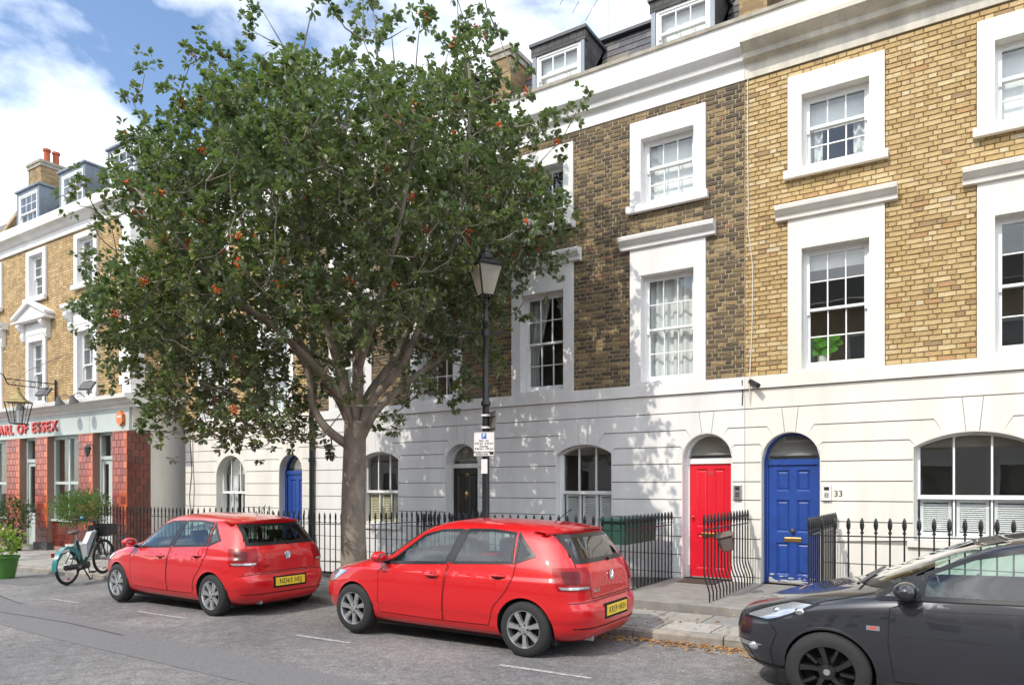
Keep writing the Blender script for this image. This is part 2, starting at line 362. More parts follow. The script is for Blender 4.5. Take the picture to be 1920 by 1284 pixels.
# ------------------------------------------------------------------ terrace house
JOINTS = [-.62, -.31, .0, .3, .61, .92, 1.24, 1.55, 1.85, 2.16, 2.45, 2.73, 3.03, 3.35]
def cells(mb, x0, x1, z0, z1, y0, y1, holes):
    xs = sorted({x0, x1, *[h[0] for h in holes], *[h[1] for h in holes]}); zs = sorted({z0, z1, *[h[2] for h in holes], *[h[3] for h in holes]})
    xs = [x for x in xs if x0 <= x <= x1]; zs = [z for z in zs if z0 <= z <= z1]
    for i in range(len(xs) - 1):
        for j in range(len(zs) - 1):
            cx, cz = (xs[i] + xs[i + 1]) / 2, (zs[j] + zs[j + 1]) / 2
            if any(h[0] < cx < h[1] and h[2] < cz < h[3] for h in holes): continue
            mb.box(xs[i], xs[i + 1], y0, y1, zs[j], zs[j + 1])
    return mb
_brick_mesh = {}
def brick_geo(w, h, d, j):
    c = .006; r = random.Random(int(w * 1000) * 7 + j)
    q = lambda a: a + r.uniform(-.0035, .0035)
    vs = [(q(0), 0, q(0)), (q(w), 0, q(0)), (q(w), 0, q(h)), (q(0), 0, q(h)), (q(c), -d, q(c)), (q(w - c), -d - r.uniform(-.002, .003), q(c)), (q(w - c), -d, q(h - c)), (q(c), -d - r.uniform(-.002, .003), q(h - c))]
    return vs, [(0, 1, 5, 4), (1, 2, 6, 5), (2, 3, 7, 6), (3, 0, 4, 7), (4, 5, 6, 7)]
def bricks(wall, X0, x0, x1, z0, z1, holes, m, own=300, yface=0.):
    """Flemish bond: every brick is geometry; the ones that show largest are objects, the others one joined part"""
    U, Hd, C = .225, .1125, .075; items = []; jt = .014 if 'soot' in m else .010; r = random.Random(int(abs(X0) * 10))
    nrow = int(round((z1 - z0) / C))
    for k in range(nrow):
        za, zb = z0 + k * C, z0 + (k + 1) * C; x = x0 - (.16875 if k % 2 else 0.) - r.uniform(0, .012); i = 0
        while x < x1:
            w = U if i % 2 == 0 else Hd
            if r.random() < .05 and w == U: w = Hd
            segs = [(max(x, x0), min(x + w, x1))]
            for h in holes:
                if h[2] < (za + zb) / 2 < h[3]:
                    ns = []
                    for a, b in segs:
                        if b <= h[0] or a >= h[1]: ns.append((a, b)); continue
                        if a < h[0]: ns.append((a, h[0]))
                        if b > h[1]: ns.append((h[1], b))
                    segs = ns
            for a, b in segs:
                if b - a > .035: items.append((a + jt / 2, za + jt / 2, b - a - jt, C - jt))
            x += w; i += 1
    def size(it):
        p = proj(X0 + it[0], 0, it[1])
        return 1 / p[2] if -20 < p[0] < 1930 and -10 < p[1] < 1290 and abs(it[2] - (.225 - jt)) < .003 else 0
    items.sort(key=size, reverse=True)
    rest = MB()
    for n, (x, z, w, h) in enumerate(items):
        if n < own and size((x, z, w, h)) > 0:
            j = r.randrange(4); key = (round(w, 2), j, m)
            if key not in _brick_mesh:
                g = MB(); g.add(*brick_geo(w, h, .012, j)); _brick_mesh[key] = g.mesh('brick', m)
            link('brick', _brick_mesh[key], wall, (x, yface + r.uniform(-.002, .002), z))
        else:
            vs, fs = brick_geo(w, h, .012 + r.uniform(-.003, .003), r.randrange(9)); rest.add([(a + x, b + yface, c + z) for a, b, c in vs], fs)
    if rest.v:
        o = rest.build('brickwork', m, wall); o['kind'] = 'stuff'
def stucco_ground(house, W, openings, m, depth=.32, zb=-1.2, ztop=3.35):
    """ground-floor wall with arched openings and channel-jointed stucco blocks; openings: dict x,w,z0,zs,zc"""
    b = MB(); xs = 0.
    for o in sorted(openings, key=lambda o: o['x']):
        l, r_ = o['x'] - o['w'] / 2, o['x'] + o['w'] / 2
        b.box(xs, l, 0, depth, zb, ztop)
        b.prism([(l, ztop), (l, o['zs'])] + arch_pts(o['x'], o['w'], o['zs'], o['zc'], 20)[1:-1] + [(r_, o['zs']), (r_, ztop)], 0, depth)
        b.box(l, r_, 0, depth, zb, o['z0']); xs = r_
    b.box(xs, W, 0, depth, zb, ztop)
    wall = b.build('ground_floor_wall', 'stucco_joint', house)
    # paint the reveals white by lining them
    g = .0085; TH = .018
    for k in range(len(JOINTS) - 1):
        za, zt = JOINTS[k], JOINTS[k + 1]
        ops = [o for o in sorted(openings, key=lambda o: o['x']) if o['z0'] < zt - .02 and o['zc'] + .27 > za]
        # split courses partly covered by a low sill
        def endp(o, side, z):
            """points where the joint at height z meets opening o, from the flat part inwards"""
            a = o['w'] / 2; top = o['zc'] + .27
            if z <= o['zs'] + .03: return [(o['x'] + side * a, z)]
            hh = (z - o['zs']) / (top - o['zs']); phi = hh * .86
            px = o['x'] + side * a * math.cos(phi * math.pi / 2); pz = arch_z(px, o['x'], o['w'], o['zs'], o['zc'])
            return [(px + side * (.04 + (z - pz) * .42), z), (px, pz)]
        def edge(o, side, z0_, z1_):
            """outline of the block along opening o from lower joint z0_ to upper joint z1_"""
            zlo = max(z0_, o['z0']) if z0_ < o['z0'] else z0_
            p0 = endp(o, side, zlo); key = z1_ >= o['zc'] + .27
            if key:
                kx = o['x'] + side * .085; p1 = [(o['x'] + side * .13, z1_), (kx, arch_z(kx, o['x'], o['w'], o['zs'], o['zc']))]
            else: p1 = endp(o, side, z1_)
            xa, xb = p0[-1][0], p1[-1][0]; mids = []
            if abs(xa - xb) > .01:
                for i in range(1, 6):
                    x = xa + (xb - xa) * (1 - (1 - i / 6) ** 1.6); mids.append((x, arch_z(x, o['x'], o['w'], o['zs'], o['zc'])))
            elif p0[-1][1] < o['zs'] < p1[-1][1]: mids = [(xa, o['zs'])]
            return p0 + mids + p1[::-1]
        bounds = [None] + ops + [None]
        for i in range(len(bounds) - 1):
            A, B = bounds[i], bounds[i + 1]
            la = [(0.004, za), (0.004, zt)] if A is None else edge(A, 1, za, zt)
            lb = [(W - .004, za), (W - .004, zt)] if B is None else edge(B, -1, za, zt)
            lo = la[0][0]; hi = lb[0][0]
            if hi - lo < .03: continue
            def fix(p, side):
                x, z = p; z = min(max(z, za + g), zt - g) if (abs(z - za) < 1e-6 or abs(z - zt) < 1e-6) else z
                return (min(max(x, .004), W - .004), z)
            poly = [fix(p, 0) for p in la][::-1] + [fix(p, 1) for p in lb]
            q = MB(); q.prism(poly, -TH, 0); q.build('stucco_block', m, wall)
        for o in ops:
            if zt >= o['zc'] + .27 and za < o['zc'] + .27:
                kx = .085 - g; pts = arch_pts(o['x'], o['w'], o['zs'], o['zc'], 6, o['x'] - kx, o['x'] + kx)
                q = MB(); q.prism(pts + [(o['x'] + .13 - g, zt - g), (o['x'] - .13 + g, zt - g)], -TH, 0); q.build('keystone', m, wall)
            if za < o['z0'] < zt:
                q = MB(); q.box(o['x'] - o['w'] / 2 + .0, o['x'] + o['w'] / 2, -TH, 0, za + g, o['z0']); q.build('stucco_block', m, wall)
    # lining of each reveal in paint
    for o in openings:
        q = MB(); t = .012; x, w = o['x'], o['w']; a = w / 2
        q.box(x - a, x - a + t, -TH + .003, depth, max(o['z0'], -.2), o['zs']).box(x + a - t, x + a, -TH + .003, depth, max(o['z0'], -.2), o['zs'])
        ao = arch_pts(x, w, o['zs'], o['zc'], 20); ai = arch_pts(x, w - 2 * t, o['zs'], o['zc'] - t, 20)
        for i in range(20): q.prism([ao[i], ao[i + 1], ai[i + 1], ai[i]], -TH + .003, depth)
        q.build('reveal', m, wall)
    return wall
def surround(house, xc, z0, z1, w, iw, iz0, iz1, m, hood=None, sill=False, y0=-.045, depth=.26):
    """stucco architrave round an upper window: jambs, head, optional hood mould and sill"""
    s = MB(); a, ia = w / 2, iw / 2
    s.box(xc - a, xc - ia, y0, depth, z0, z1).box(xc + ia, xc + a, y0, depth, z0, z1).box(xc - ia, xc + ia, y0, depth, iz1, z1)
    if iz0 > z0: s.box(xc - ia, xc + ia, y0, depth, z0, iz0)
    o = s.build('window_surround', m, house)
    if hood:
        hw, hz = hood; k = MB(); p = [(y0, z1), (y0 - .05, z1 + .01), (y0 - .055, z1 + .07), (y0 - .08, z1 + .085), (y0 - .135, z1 + .14), (y0 - .15, z1 + .15), (y0 - .16, z1 + hz - .02), (y0 - .15, z1 + hz), (y0 + .01, z1 + hz + .03), (y0 + .04, z1 + hz + .03), (y0 + .04, z1)]
        k.prism_x(p, xc - hw / 2, xc + hw / 2); k.build('hood_moulding', m, o)
    if sill:
        k = MB(); k.box(xc - a - .05, xc + a + .05, y0 - .07, y0 + .02, z0 - .09, z0 + .035); k.build('sill', m, o)
    return o
def brick_tex(name, c1, c2, mortar, bw=.225, rh=.075, ms=.006, var=.3):
    m = bpy.data.materials.new(name); m.use_nodes = True; MATS[name] = m; t = m.node_tree; b = t.nodes['Principled BSDF']; L = t.links.new
    tc = t.nodes.new('ShaderNodeTexCoord'); sp = t.nodes.new('ShaderNodeSeparateXYZ'); ad = t.nodes.new('ShaderNodeMath'); ad.operation = 'ADD'; cb = t.nodes.new('ShaderNodeCombineXYZ')
    L(tc.outputs['Object'], sp.inputs[0]); L(sp.outputs[0], ad.inputs[0]); L(sp.outputs[1], ad.inputs[1]); L(ad.outputs[0], cb.inputs[0]); L(sp.outputs[2], cb.inputs[1])
    br = t.nodes.new('ShaderNodeTexBrick'); br.inputs['Scale'].default_value = 1; br.inputs['Brick Width'].default_value = bw; br.inputs['Row Height'].default_value = rh
    br.inputs['Mortar Size'].default_value = ms; br.inputs['Mortar Smooth'].default_value = .3; br.offset = .5; br.squash = .6; br.squash_frequency = 2
    br.inputs['Color1'].default_value = (*c1, 1); br.inputs['Color2'].default_value = (*c2, 1); br.inputs['Mortar'].default_value = (*mortar, 1); br.inputs['Bias'].default_value = .1
    L(cb.outputs[0], br.inputs['Vector'])
    n = t.nodes.new('ShaderNodeTexNoise'); n.inputs['Scale'].default_value = 3.; n.inputs['Detail'].default_value = 8; L(tc.outputs['Object'], n.inputs['Vector'])
    mr = t.nodes.new('ShaderNodeMapRange'); mr.inputs[1].default_value = .3; mr.inputs[2].default_value = .7; mr.inputs[3].default_value = 1 - var; mr.inputs[4].default_value = 1 + var * .5; L(n.outputs['Fac'], mr.inputs[0])
    mm = t.nodes.new('ShaderNodeMixRGB'); mm.blend_type = 'MULTIPLY'; mm.inputs[0].default_value = 1; L(br.outputs['Color'], mm.inputs[1]); L(mr.outputs[0], mm.inputs[2]); L(mm.outputs[0], b.inputs['Base Color'])
    bp = t.nodes.new('ShaderNodeBump'); bp.inputs['Strength'].default_value = .6; bp.inputs['Distance'].default_value = .01; bp.invert = True; L(br.outputs['Fac'], bp.inputs['Height']); L(bp.outputs[0], b.inputs['Normal'])
    b.inputs['Roughness'].default_value = .85; return m
brick_tex('brick_far_yellow', (.62, .45, .23), (.42, .27, .11), (.22, .16, .09), ms=.011)
brick_tex('slate_hung', (.060, .058, .060), (.095, .09, .085), (.03, .03, .03), bw=.26, rh=.19, ms=.008)
brick_tex('brick_far_stack', (.40, .28, .13), (.24, .16, .08), (.25, .2, .13))
# ------------------------------------------------------------------ ground: road, kerb, pavement
def road_mat():
    m = bpy.data.materials.new('asphalt'); m.use_nodes = True; MATS['asphalt'] = m; t = m.node_tree; b = t.nodes['Principled BSDF']; L = t.links.new
    tc = t.nodes.new('ShaderNodeTexCoord')
    def noise(sc, det=4, rough=.6, dist=0):
        n = t.nodes.new('ShaderNodeTexNoise'); n.inputs['Scale'].default_value = sc; n.inputs['Detail'].default_value = det; n.inputs['Roughness'].default_value = rough; n.inputs['Distortion'].default_value = dist
        L(tc.outputs['Object'], n.inputs['Vector']); return n
    v = t.nodes.new('ShaderNodeTexVoronoi'); v.inputs['Scale'].default_value = 75; L(tc.outputs['Object'], v.inputs['Vector'])
    cr = t.nodes.new('ShaderNodeValToRGB'); L(v.outputs['Color'], cr.inputs[0])      # one tone per chipping
    e = cr.color_ramp.elements; e[0].position = .1; e[0].color = (.12, .12, .123, 1); e[1].position = .95; e[1].color = (.30, .292, .287, 1); x = e.new(.6); x.color = (.185, .182, .182, 1)
    big = noise(.55, 5, .6, .6); r2 = t.nodes.new('ShaderNodeValToRGB'); L(big.outputs['Fac'], r2.inputs[0])
    e = r2.color_ramp.elements; e[0].position = .36; e[0].color = (.78, .78, .80, 1); e[1].position = .64; e[1].color = (1.22, 1.19, 1.15, 1)
    mm = t.nodes.new('ShaderNodeMixRGB'); mm.blend_type = 'MULTIPLY'; mm.inputs[0].default_value = 1; L(cr.outputs[0], mm.inputs[1]); L(r2.outputs[0], mm.inputs[2])
    fine = noise(9, 6); mr = t.nodes.new('ShaderNodeMapRange'); mr.inputs[1].default_value = .3; mr.inputs[2].default_value = .7; mr.inputs[3].default_value = .72; mr.inputs[4].default_value = 1.2; L(fine.outputs['Fac'], mr.inputs[0])
    m2 = t.nodes.new('ShaderNodeMixRGB'); m2.blend_type = 'MULTIPLY'; m2.inputs[0].default_value = 1; L(mm.outputs[0], m2.inputs[1]); L(mr.outputs[0], m2.inputs[2])
    L(m2.outputs[0], b.inputs['Base Color']); b.inputs['Roughness'].default_value = .85
    bp = t.nodes.new('ShaderNodeBump'); bp.inputs['Strength'].default_value = .8; bp.inputs['Distance'].default_value = .006; L(v.outputs['Distance'], bp.inputs['Height']); L(bp.outputs[0], b.inputs['Normal'])
road_mat()
mat('tar', (.03, .03, .032), .6, var=.3, vscale=10)
mat('patch_asphalt', (.175, .175, .18), .85, var=.35, vscale=45, bump=.8, bscale=140, detail=3)
mat('road_paint', (.40, .395, .385), .85, var=.6, vscale=22)
mat('paving', (.33, .31, .28), .85, bump=.3, bscale=60, var=.22, vscale=5, rand=[(3, (.35, .335, .305)), (3, (.31, .295, .27)), (2, (.40, .385, .355)), (1, (.25, .245, .235))])
mat('paving_joint', (.12, .11, .095), .95)
mat('kerb_stone', (.30, .275, .24), .9, var=.4, vscale=6, bump=.5, bscale=50)
mat('soil', (.06, .045, .03), 1., var=.4, vscale=8)
KY = -4.1
def slope_sheet(mb, x0, x1, y0, y1, dz, nx=40):
    xs = [x0 + (x1 - x0) * i / nx for i in range(nx + 1)]
    vs = [(x, y, road_z(x) + dz) for x in xs for y in (y0, y1)]
    return mb.add(vs, [(2 * i, 2 * i + 2, 2 * i + 3, 2 * i + 1) for i in range(nx)])
g = MB(); g.add([(-400, -400, -1.6), (400, -400, -1.6), (400, 400, -1.6), (-400, 400, -1.6)], [(0, 1, 2, 3)]); struct('ground', g, 'soil')
g = MB(); slope_sheet(g, -120, 60, -10.4, KY, 0., 180); road = struct('road', g, 'asphalt')
# patches and seams in the carriageway (real repairs with their own edges)
def road_strip(name, pts, m, dz, parent=road):
    q = MB(); q.add([(x, y, road_z(x) + dz) for x, y in pts], [tuple(range(len(pts)))]); return q.build(name, m, parent)
road_strip('repair_patch', [(-14.6, -6.25), (-9.2, -6.85), (-4.2, -7.15), (-4.2, -7.75), (-9.4, -7.6), (-15.5, -7.2)], 'patch_asphalt', .004)
road_strip('repair_patch', [(-19.5, -4.75), (-15.4, -4.8), (-15.2, -5.35), (-19.5, -5.6)], 'patch_asphalt', .004)
def seam(pts, w=.025, dz=.006):
    for (a, b) in zip(pts[:-1], pts[1:]):
        d = Vector((b[0] - a[0], b[1] - a[1])).normalized(); n = Vector((-d.y, d.x)) * w / 2
        road_strip('tar_seam', [(a[0] - n.x, a[1] - n.y), (b[0] - n.x, b[1] - n.y), (b[0] + n.x, b[1] + n.y), (a[0] + n.x, a[1] + n.y)], 'tar', dz)
seam([(-16, -7.25), (-12.6, -7.05), (-10.3, -6.98), (-8.7, -7.08)]); seam([(-17, -5.45), (-14.4, -6.2), (-12.7, -6.5)]); seam([(-3.4, -6.95), (-1.8, -7.4), (-.6, -7.55)], .015)
# bay markings: short dashes along the outside of the parking row
for (xa, xb) in ((-12.95, -12.0), (-10.3, -9.1), (-6.85, -5.95), (-3.9, -2.9), (-.9, .1)):
    y = -6.0 if xa > -7.5 else -5.98
    n = 14; top = [(xa + (xb - xa) * i / n, y + .03 + rnd.uniform(-.006, .006)) for i in range(n + 1)]; bot = [(xa + (xb - xa) * i / n, y - .03 + rnd.uniform(-.006, .006)) for i in range(n + 1)]
    road_strip('bay_marking', bot + top[::-1], 'road_paint', .005)
# kerb
kb = MB(); slope_sheet(kb, -120, 60, KY + .01, KY + .13, .07, 180); kerb = struct('kerb', kb, 'paving_joint')
x = -30.
while x < 6:
    L_ = rnd.choice((.9, .75, .9, 1.05)); q = MB(); h0 = .1 + rnd.uniform(-.006, .006)
    q.add([(0, 0, -.12), (L_ - .012, 0, -.12 + .0125 * L_), (L_ - .012, .15, -.12 + .0125 * L_), (0, .15, -.12), (0, .012, h0 - .03), (L_ - .012, .012, h0 - .03 + .0125 * L_), (L_ - .012, .15, h0 + .0125 * L_), (0, .15, h0), (0, .035, h0), (L_ - .012, .035, h0 + .0125 * L_)],
          [(0, 1, 5, 4), (4, 5, 9, 8), (8, 9, 6, 7), (1, 2, 6, 9, 5), (3, 0, 4, 8, 7), (2, 3, 7, 6)])
    q.build('kerb_stone', 'kerb_stone', kerb, loc=(x, KY + rnd.uniform(-.006, .006), road_z(x))); x += L_
pv = MB(); slope_sheet(pv, -120, 60, KY + .13, -2.2, .075, 180); slope_sheet(pv, -60, -18.5, -2.2, -1.2, .075, 60); pave = struct('pavement', pv, 'paving_joint')
yrows = [(-3.95, -3.4), (-3.4, -2.8), (-2.8, -2.22)]
for ri, (ya, yb) in enumerate(yrows + [(-2.22, -1.72), (-1.72, -1.25)]):
    x = -29. + ri * .31
    while x < 5:
        L_ = rnd.choice((.6, .75, .9, .75))
        if not (ri >= 3 and x > -18.7) and not (ri == 2 and -4.3 < x + L_ and x < -1.72):
            q = MB(); j = .006; e = rnd.uniform(-.003, .004); s = .0125 if x > -24 else 0
            q.add([(j, j, -.03), (L_ - j, j, -.03 + s * L_), (L_ - j, yb - ya - j, -.03 + s * L_), (j, yb - ya - j, -.03), (j + .004, j + .004, .03 + e), (L_ - j - .004, j + .004, .03 + e + s * L_), (L_ - j - .004, yb - ya - j - .004, .03 - e + s * L_), (j + .004, yb - ya - j - .004, .03 - e)],
                  [(0, 1, 5, 4), (1, 2, 6, 5), (2, 3, 7, 6), (3, 0, 4, 7), (4, 5, 6, 7)])
            q.build('paving_slab', 'paving', pave, loc=(x, ya, road_z(x) + .075))
        x += L_
# entrance slabs bridging to the doors
def stoop(x0, x1, zt, y0=-2.6):
    q = MB(); q.cbox(x0, x1, y0, .3, zt - .16, zt, .012); o = struct('entrance_slab', q, 'stone_step')
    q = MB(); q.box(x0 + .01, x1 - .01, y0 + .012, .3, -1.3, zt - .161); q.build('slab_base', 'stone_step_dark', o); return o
stoop(-4.3, -1.72, .215); stoop(-9.45, -8.15, .17); stoop(-14.75, -13.3, .12)
mt = MB(); mt.box(-4.02, -3.42, -.62, -.06, .216, .228); tag(mt.build('doormat', 'doormat'), 'dark brown doormat lying in front of the red door', 'doormat')
# ------------------------------------------------------------------ the terrace
HW = 5.1
def cornice_profile(p, z0=8.38, zc=8.62, zt=8.95):
    return [(.0, z0), (-.03, z0), (-.03, zc - .03), (-.05, zc), (-.05 - p * .35, zc + .03), (-.05 - p * .45, zc + .1), (-.05 - p * .8, zc + .16), (-.05 - p, zc + .2), (-.05 - p, zt - .06), (-.05 - p * .9, zt - .02), (-.05 - p * .5, zt), (.0, zt + .02)]
def dormer(house, xc, w=1.15, z0=9.42, z1=10.42, y0=.22, face='slate', panes=(3, 1)):
    d = MB(); a = w / 2
    d.box(xc - a, xc - a + .09, y0, y0 + .1, z0, z1 - .22).box(xc + a - .09, xc + a, y0, y0 + .1, z0, z1 - .22)
    d.prism_x([(y0 + .1, z0), (y0 + .1, z1 - .02), (1.3, z1 - .02), (1.2, 10.6), (.5, 9.2)], xc - a, xc - a + .06); d.prism_x([(y0 + .1, z0), (y0 + .1, z1 - .02), (1.3, z1 - .02), (1.2, 10.6), (.5, 9.2)], xc + a - .06, xc + a)
    d.box(xc - a, xc + a, y0 + .001, y0 + .09, z1 - .215, z1 - .19)
    o = d.build('dormer', 'slate_hung', house)
    for e in (-1, 1): q = MB(); q.box(xc + e * (a - .045) - .04, xc + e * (a - .045) + .04, y0 - .012, y0, z0, z1 - .22); q.build('dormer_jamb', 'lead', o)
    q = MB(); q.box(xc - a - .02, xc + a + .02, y0 - .02, y0 + .1, z1 - .22, z1 - .03); q.build('fascia', 'slate_hung', o)
    q = MB(); q.box(xc - a - .05, xc + a + .05, y0 - .06, 1.45, z1 - .03, z1 + .03); q.build('dormer_roof', 'lead_dark', o)
    sash_window(house, xc, z0 + .0, z1 - .22, w - .18, up=panes, low=panes if panes[1] > 1 else (3, 1), y=y0 + .03, split=.55, grow=.015, drape=lambda p, x0, x1, y, za, zb, zm: blind(p, x0, x1, y, za + .12, zb))
    return o
def blind(p, x0, x1, y, z0, z1, m='blind_white'):
    q = MB(); q.box(x0, x1, y, y + .006, z0, z1).box(x0, x1, y - .006, y + .012, z0 - .02, z0); return q.build('blind', m, p)
def slates(parent, W, own, skip):
    """slate courses on the mansard slope"""
    y0, z0, y1, z1 = .42, 9.12, 1.22, 10.62; Ls = math.hypot(y1 - y0, z1 - z0); dy, dz = (y1 - y0) / Ls, (z1 - z0) / Ls; ny, nz_ = -dz, dy
    rest = MB(); r = random.Random(3); me = {}
    for k in range(9):
        s0 = k * .2; x = -.14 if k % 2 else 0.
        while x < W - .02:
            a, b = max(x, 0) + .003, min(x + .28, W) - .003; x += .28
            if any(l < (a + b) / 2 < h for l, h in skip) or b - a < .05: continue
            t0, t1 = .022 + r.uniform(0, .006), .008
            def P(u, s, t): return (u, y0 + dy * s + ny * t, z0 + dz * s + nz_ * t)
            ln = .235 if s0 + .235 < Ls else Ls - s0
            vs = [P(a, s0, t0), P(b, s0, t0), P(b, s0 + ln, t1), P(a, s0 + ln, t1), P(a, s0, t0 - .012), P(b, s0, t0 - .012)]
            fs = [(0, 1, 2, 3), (0, 4, 5, 1), (0, 3, 4), (1, 5, 2)]
            if own:
                key = round(b - a, 3)
                if key not in me: q = MB(); q.add([(v[0] - a, v[1] - y0 - dy * s0, v[2] - z0 - dz * s0) for v in vs], fs); me[key] = q.mesh('slate', 'slate')
                link('slate', me[key], parent, (a, y0 + dy * s0, z0 + dz * s0))
            else: rest.add(vs, fs)
    if rest.v: o = rest.build('slating', 'slate', parent); o['kind'] = 'stuff'
def terrace_house(X0, label, brick, mortar, stucco, doors, wins, upper, own=300, ownslate=False, proud=.2, corn='cornice_white', dormers=(1.4, 3.9)):
    H = thing('terraced_house', label, 'house', (X0, 0, 0))
    ops = [dict(x=d['x'], w=d['w'], z0=d['z0'], zs=d['zs'], zc=d['zc']) for d in doors + wins]
    stucco_ground(H, HW, ops, stucco)
    b = MB(); b.box(.002, HW - .002, -.06, .3, 3.352, 3.55); b.build('string_course', stucco, H)
    holes = []
    for x in upper:
        holes += [(x - .68, x + .68, 3.55, 5.95), (x - .68, x + .68, 6.68, 8.2)]
    wl = cells(MB(), 0, HW, 3.55, 8.4, 0, .3, holes).build('brick_wall', mortar, H)
    bricks(wl, X0, .002, HW - .002, 3.555, 8.38, holes, brick, own)
    q = MB(); q.prism_x(cornice_profile(proud), 0.002, HW - .002); q.build('cornice', corn, H)
    q = MB(); q.box(.002, HW - .002, -.02, .26, 8.96, 9.36); q.build('parapet', 'stucco_white' if corn == 'cornice_white' else stucco, H)
    q = MB(); q.box(0, HW, -.06, .3, 9.361, 9.42); q.build('coping', 'coping_stone', H)
    rf = MB(); rf.prism_x([(.26, 9.0), (.42, 9.1), (1.22, 10.6), (1.3, 10.66), (8., 10.66), (8., 8.0), (.3, 8.0)], .01, HW - .01); rf = rf.build('roof', 'lead_dark', H)
    slates(rf, HW, ownslate, [(d - .56, d + .56) for d in dormers])
    q = MB(); q.box(0, HW, 1.1, 1.34, 10.66, 10.72); q.build('roof_edge', 'lead_dark', H)
    for d in dormers: dormer(H, d)
    q = MB(); q.box(.01, HW - .01, 7.7, 8., -1., 8.); q.build('rear_wall', 'brick_far_stack', H)
    return H
def upper_windows(H, X0, cols, stucco, drapes):
    for i, x in enumerate(cols):
        surround(H, x, 3.55, 5.95, 1.36, .95, 3.6, 5.48, stucco, hood=(1.7, .22))
        sash_window(H, x, 3.6, 5.48, .95, (3, 2), (3, 2), y=.15, drape=drapes[2 * i])
        surround(H, x, 6.68, 8.2, 1.36, .95, 6.74, 7.88, stucco, sill=True)
        sash_window(H, x, 6.74, 7.88, .95, (3, 1), (3, 2), y=.15, split=.42, drape=drapes[2 * i + 1])
def fanlight(H, x, z0, zs, zc, w, y, frame):
    """transom, arched frame and glass above a door"""
    q = MB(); q.box(x - w / 2, x + w / 2, y - .03, y + .06, z0, z0 + .09)
    ao = arch_pts(x, w, zs, zc, 20); ai = arch_pts(x, w - .09, zs, zc - .045, 20)
    for i in range(20): q.prism([ao[i], ao[i + 1], ai[i + 1], ai[i]], y - .01, y + .05)
    if zs > z0 + .09: q.box(x - w / 2, x - w / 2 + .045, y - .01, y + .05, z0 + .09, zs).box(x + w / 2 - .045, x + w / 2, y - .01, y + .05, z0 + .09, zs)
    f = q.build('fanlight', frame, H)
    q = MB(); q.prism([(x - w / 2 + .04, z0 + .08), (x + w / 2 - .04, z0 + .08)] + arch_pts(x, w - .08, zs, zc - .04, 16)[::-1], y + .018, y + .022); q.build('pane', 'pane_glass', f)
    return f
def doorway(H, d, m, frame, rows, label=None, y=.2):
    x, w = d['x'], d['w']; z0 = d['z0']; zt = d['zs'] - .1; lw = w - .15
    q = MB(); q.box(x - w / 2 + .012, x - lw / 2, y - .03, y + .06, z0, zt).box(x + lw / 2, x + w / 2 - .012, y - .03, y + .06, z0, zt); q.build('door_frame', frame, H)
    leaf = panel_door(H, x, z0 + .02, zt, lw, m, y, rows, label=label)
    q = MB(); q.box(x - lw / 2, x + lw / 2, y - .03, y + .05, z0 - .02, z0 + .02); q.build('threshold', 'stone_step', H)
    fanlight(H, x, zt, d['zs'], d['zc'], w - .02, y, frame)
    room(leaf, x - lw / 2, x + lw / 2, y + .07, zt + .05, d['zs'] + .05, depth=.8)
    return leaf
# house 33 (yellow brick), 31, 29 (sooty brick), 27
X33, X31, X29, X27 = -3.09, -8.19, -13.29, -18.39
no = lambda *a: None
# --- 33
D33 = dict(x=.70, w=.90, z0=.215, zs=2.22, zc=2.64); W33 = dict(x=3.12, w=1.46, z0=.99, zs=2.34, zc=2.55)
H33 = terrace_house(X33, 'yellow brick terraced house with blue six-panel door, number 33', 'brick_yellow', 'mortar_yellow', 'stucco_cream', [D33], [W33], (1.35, 3.85), proud=.3, corn='cornice_weathered')
def drape_blind_c(p, x0, x1, y, z0, z1, zm):
    blind(p, x0, x1, y, zm + .02, z1); wavy(p, x0, x0 + .2, y + .06, z0, z1, 'curtain_white'); wavy(p, x1 - .22, x1, y + .06, z0, z1, 'curtain_white')
def drape_top(p, x0, x1, y, z0, z1, zm): blind(p, x0, x1, y, z1 - .22, z1)
upper_windows(H33, X33, (1.35, 3.85), 'stucco_cream', [drape_top, drape_blind_c, no, lambda p, x0, x1, y, z0, z1, zm: blind(p, x0, x1, y, z0 + .02, z1)])
lf = doorway(H33, D33, 'door_blue', 'door_blue', ((.06, .335), (.425, .70), (.775, .955)), 'blue six-panel door with scuffed, peeling paint at its foot')
letter_plate(lf, .70, .92); knob(lf, .70, 1.07)
mat('peeled_paint', (.5, .5, .49), .9, var=.3, vscale=14)
q = MB()
for i in range(46):
    px, pz = .70 + rnd.uniform(-.36, .36), .24 + abs(rnd.gauss(0, .035)) + (.0 if rnd.random() < .8 else rnd.uniform(0, .1)); s = rnd.uniform(.008, .045)
    q.add([(px + s * 1.6 * math.cos(a) * rnd.uniform(.6, 1.1), .1975 - .0001 * i, pz + s * .45 * math.sin(a) * rnd.uniform(.6, 1.1)) for a in [k * 6.283 / 7 for k in range(7)]], [tuple(range(7))])
q.build('peeled_paint', 'peeled_paint', lf)
arch_window(H33, W33['x'], .99, 2.34, 2.55, 1.46, 'shutter_white', zmid=1.62)
q = MB(); q.box(W33['x'] - .8, W33['x'] + .8, -.07, .1, .9, .988); q.build('sill', 'stucco_cream', H33)
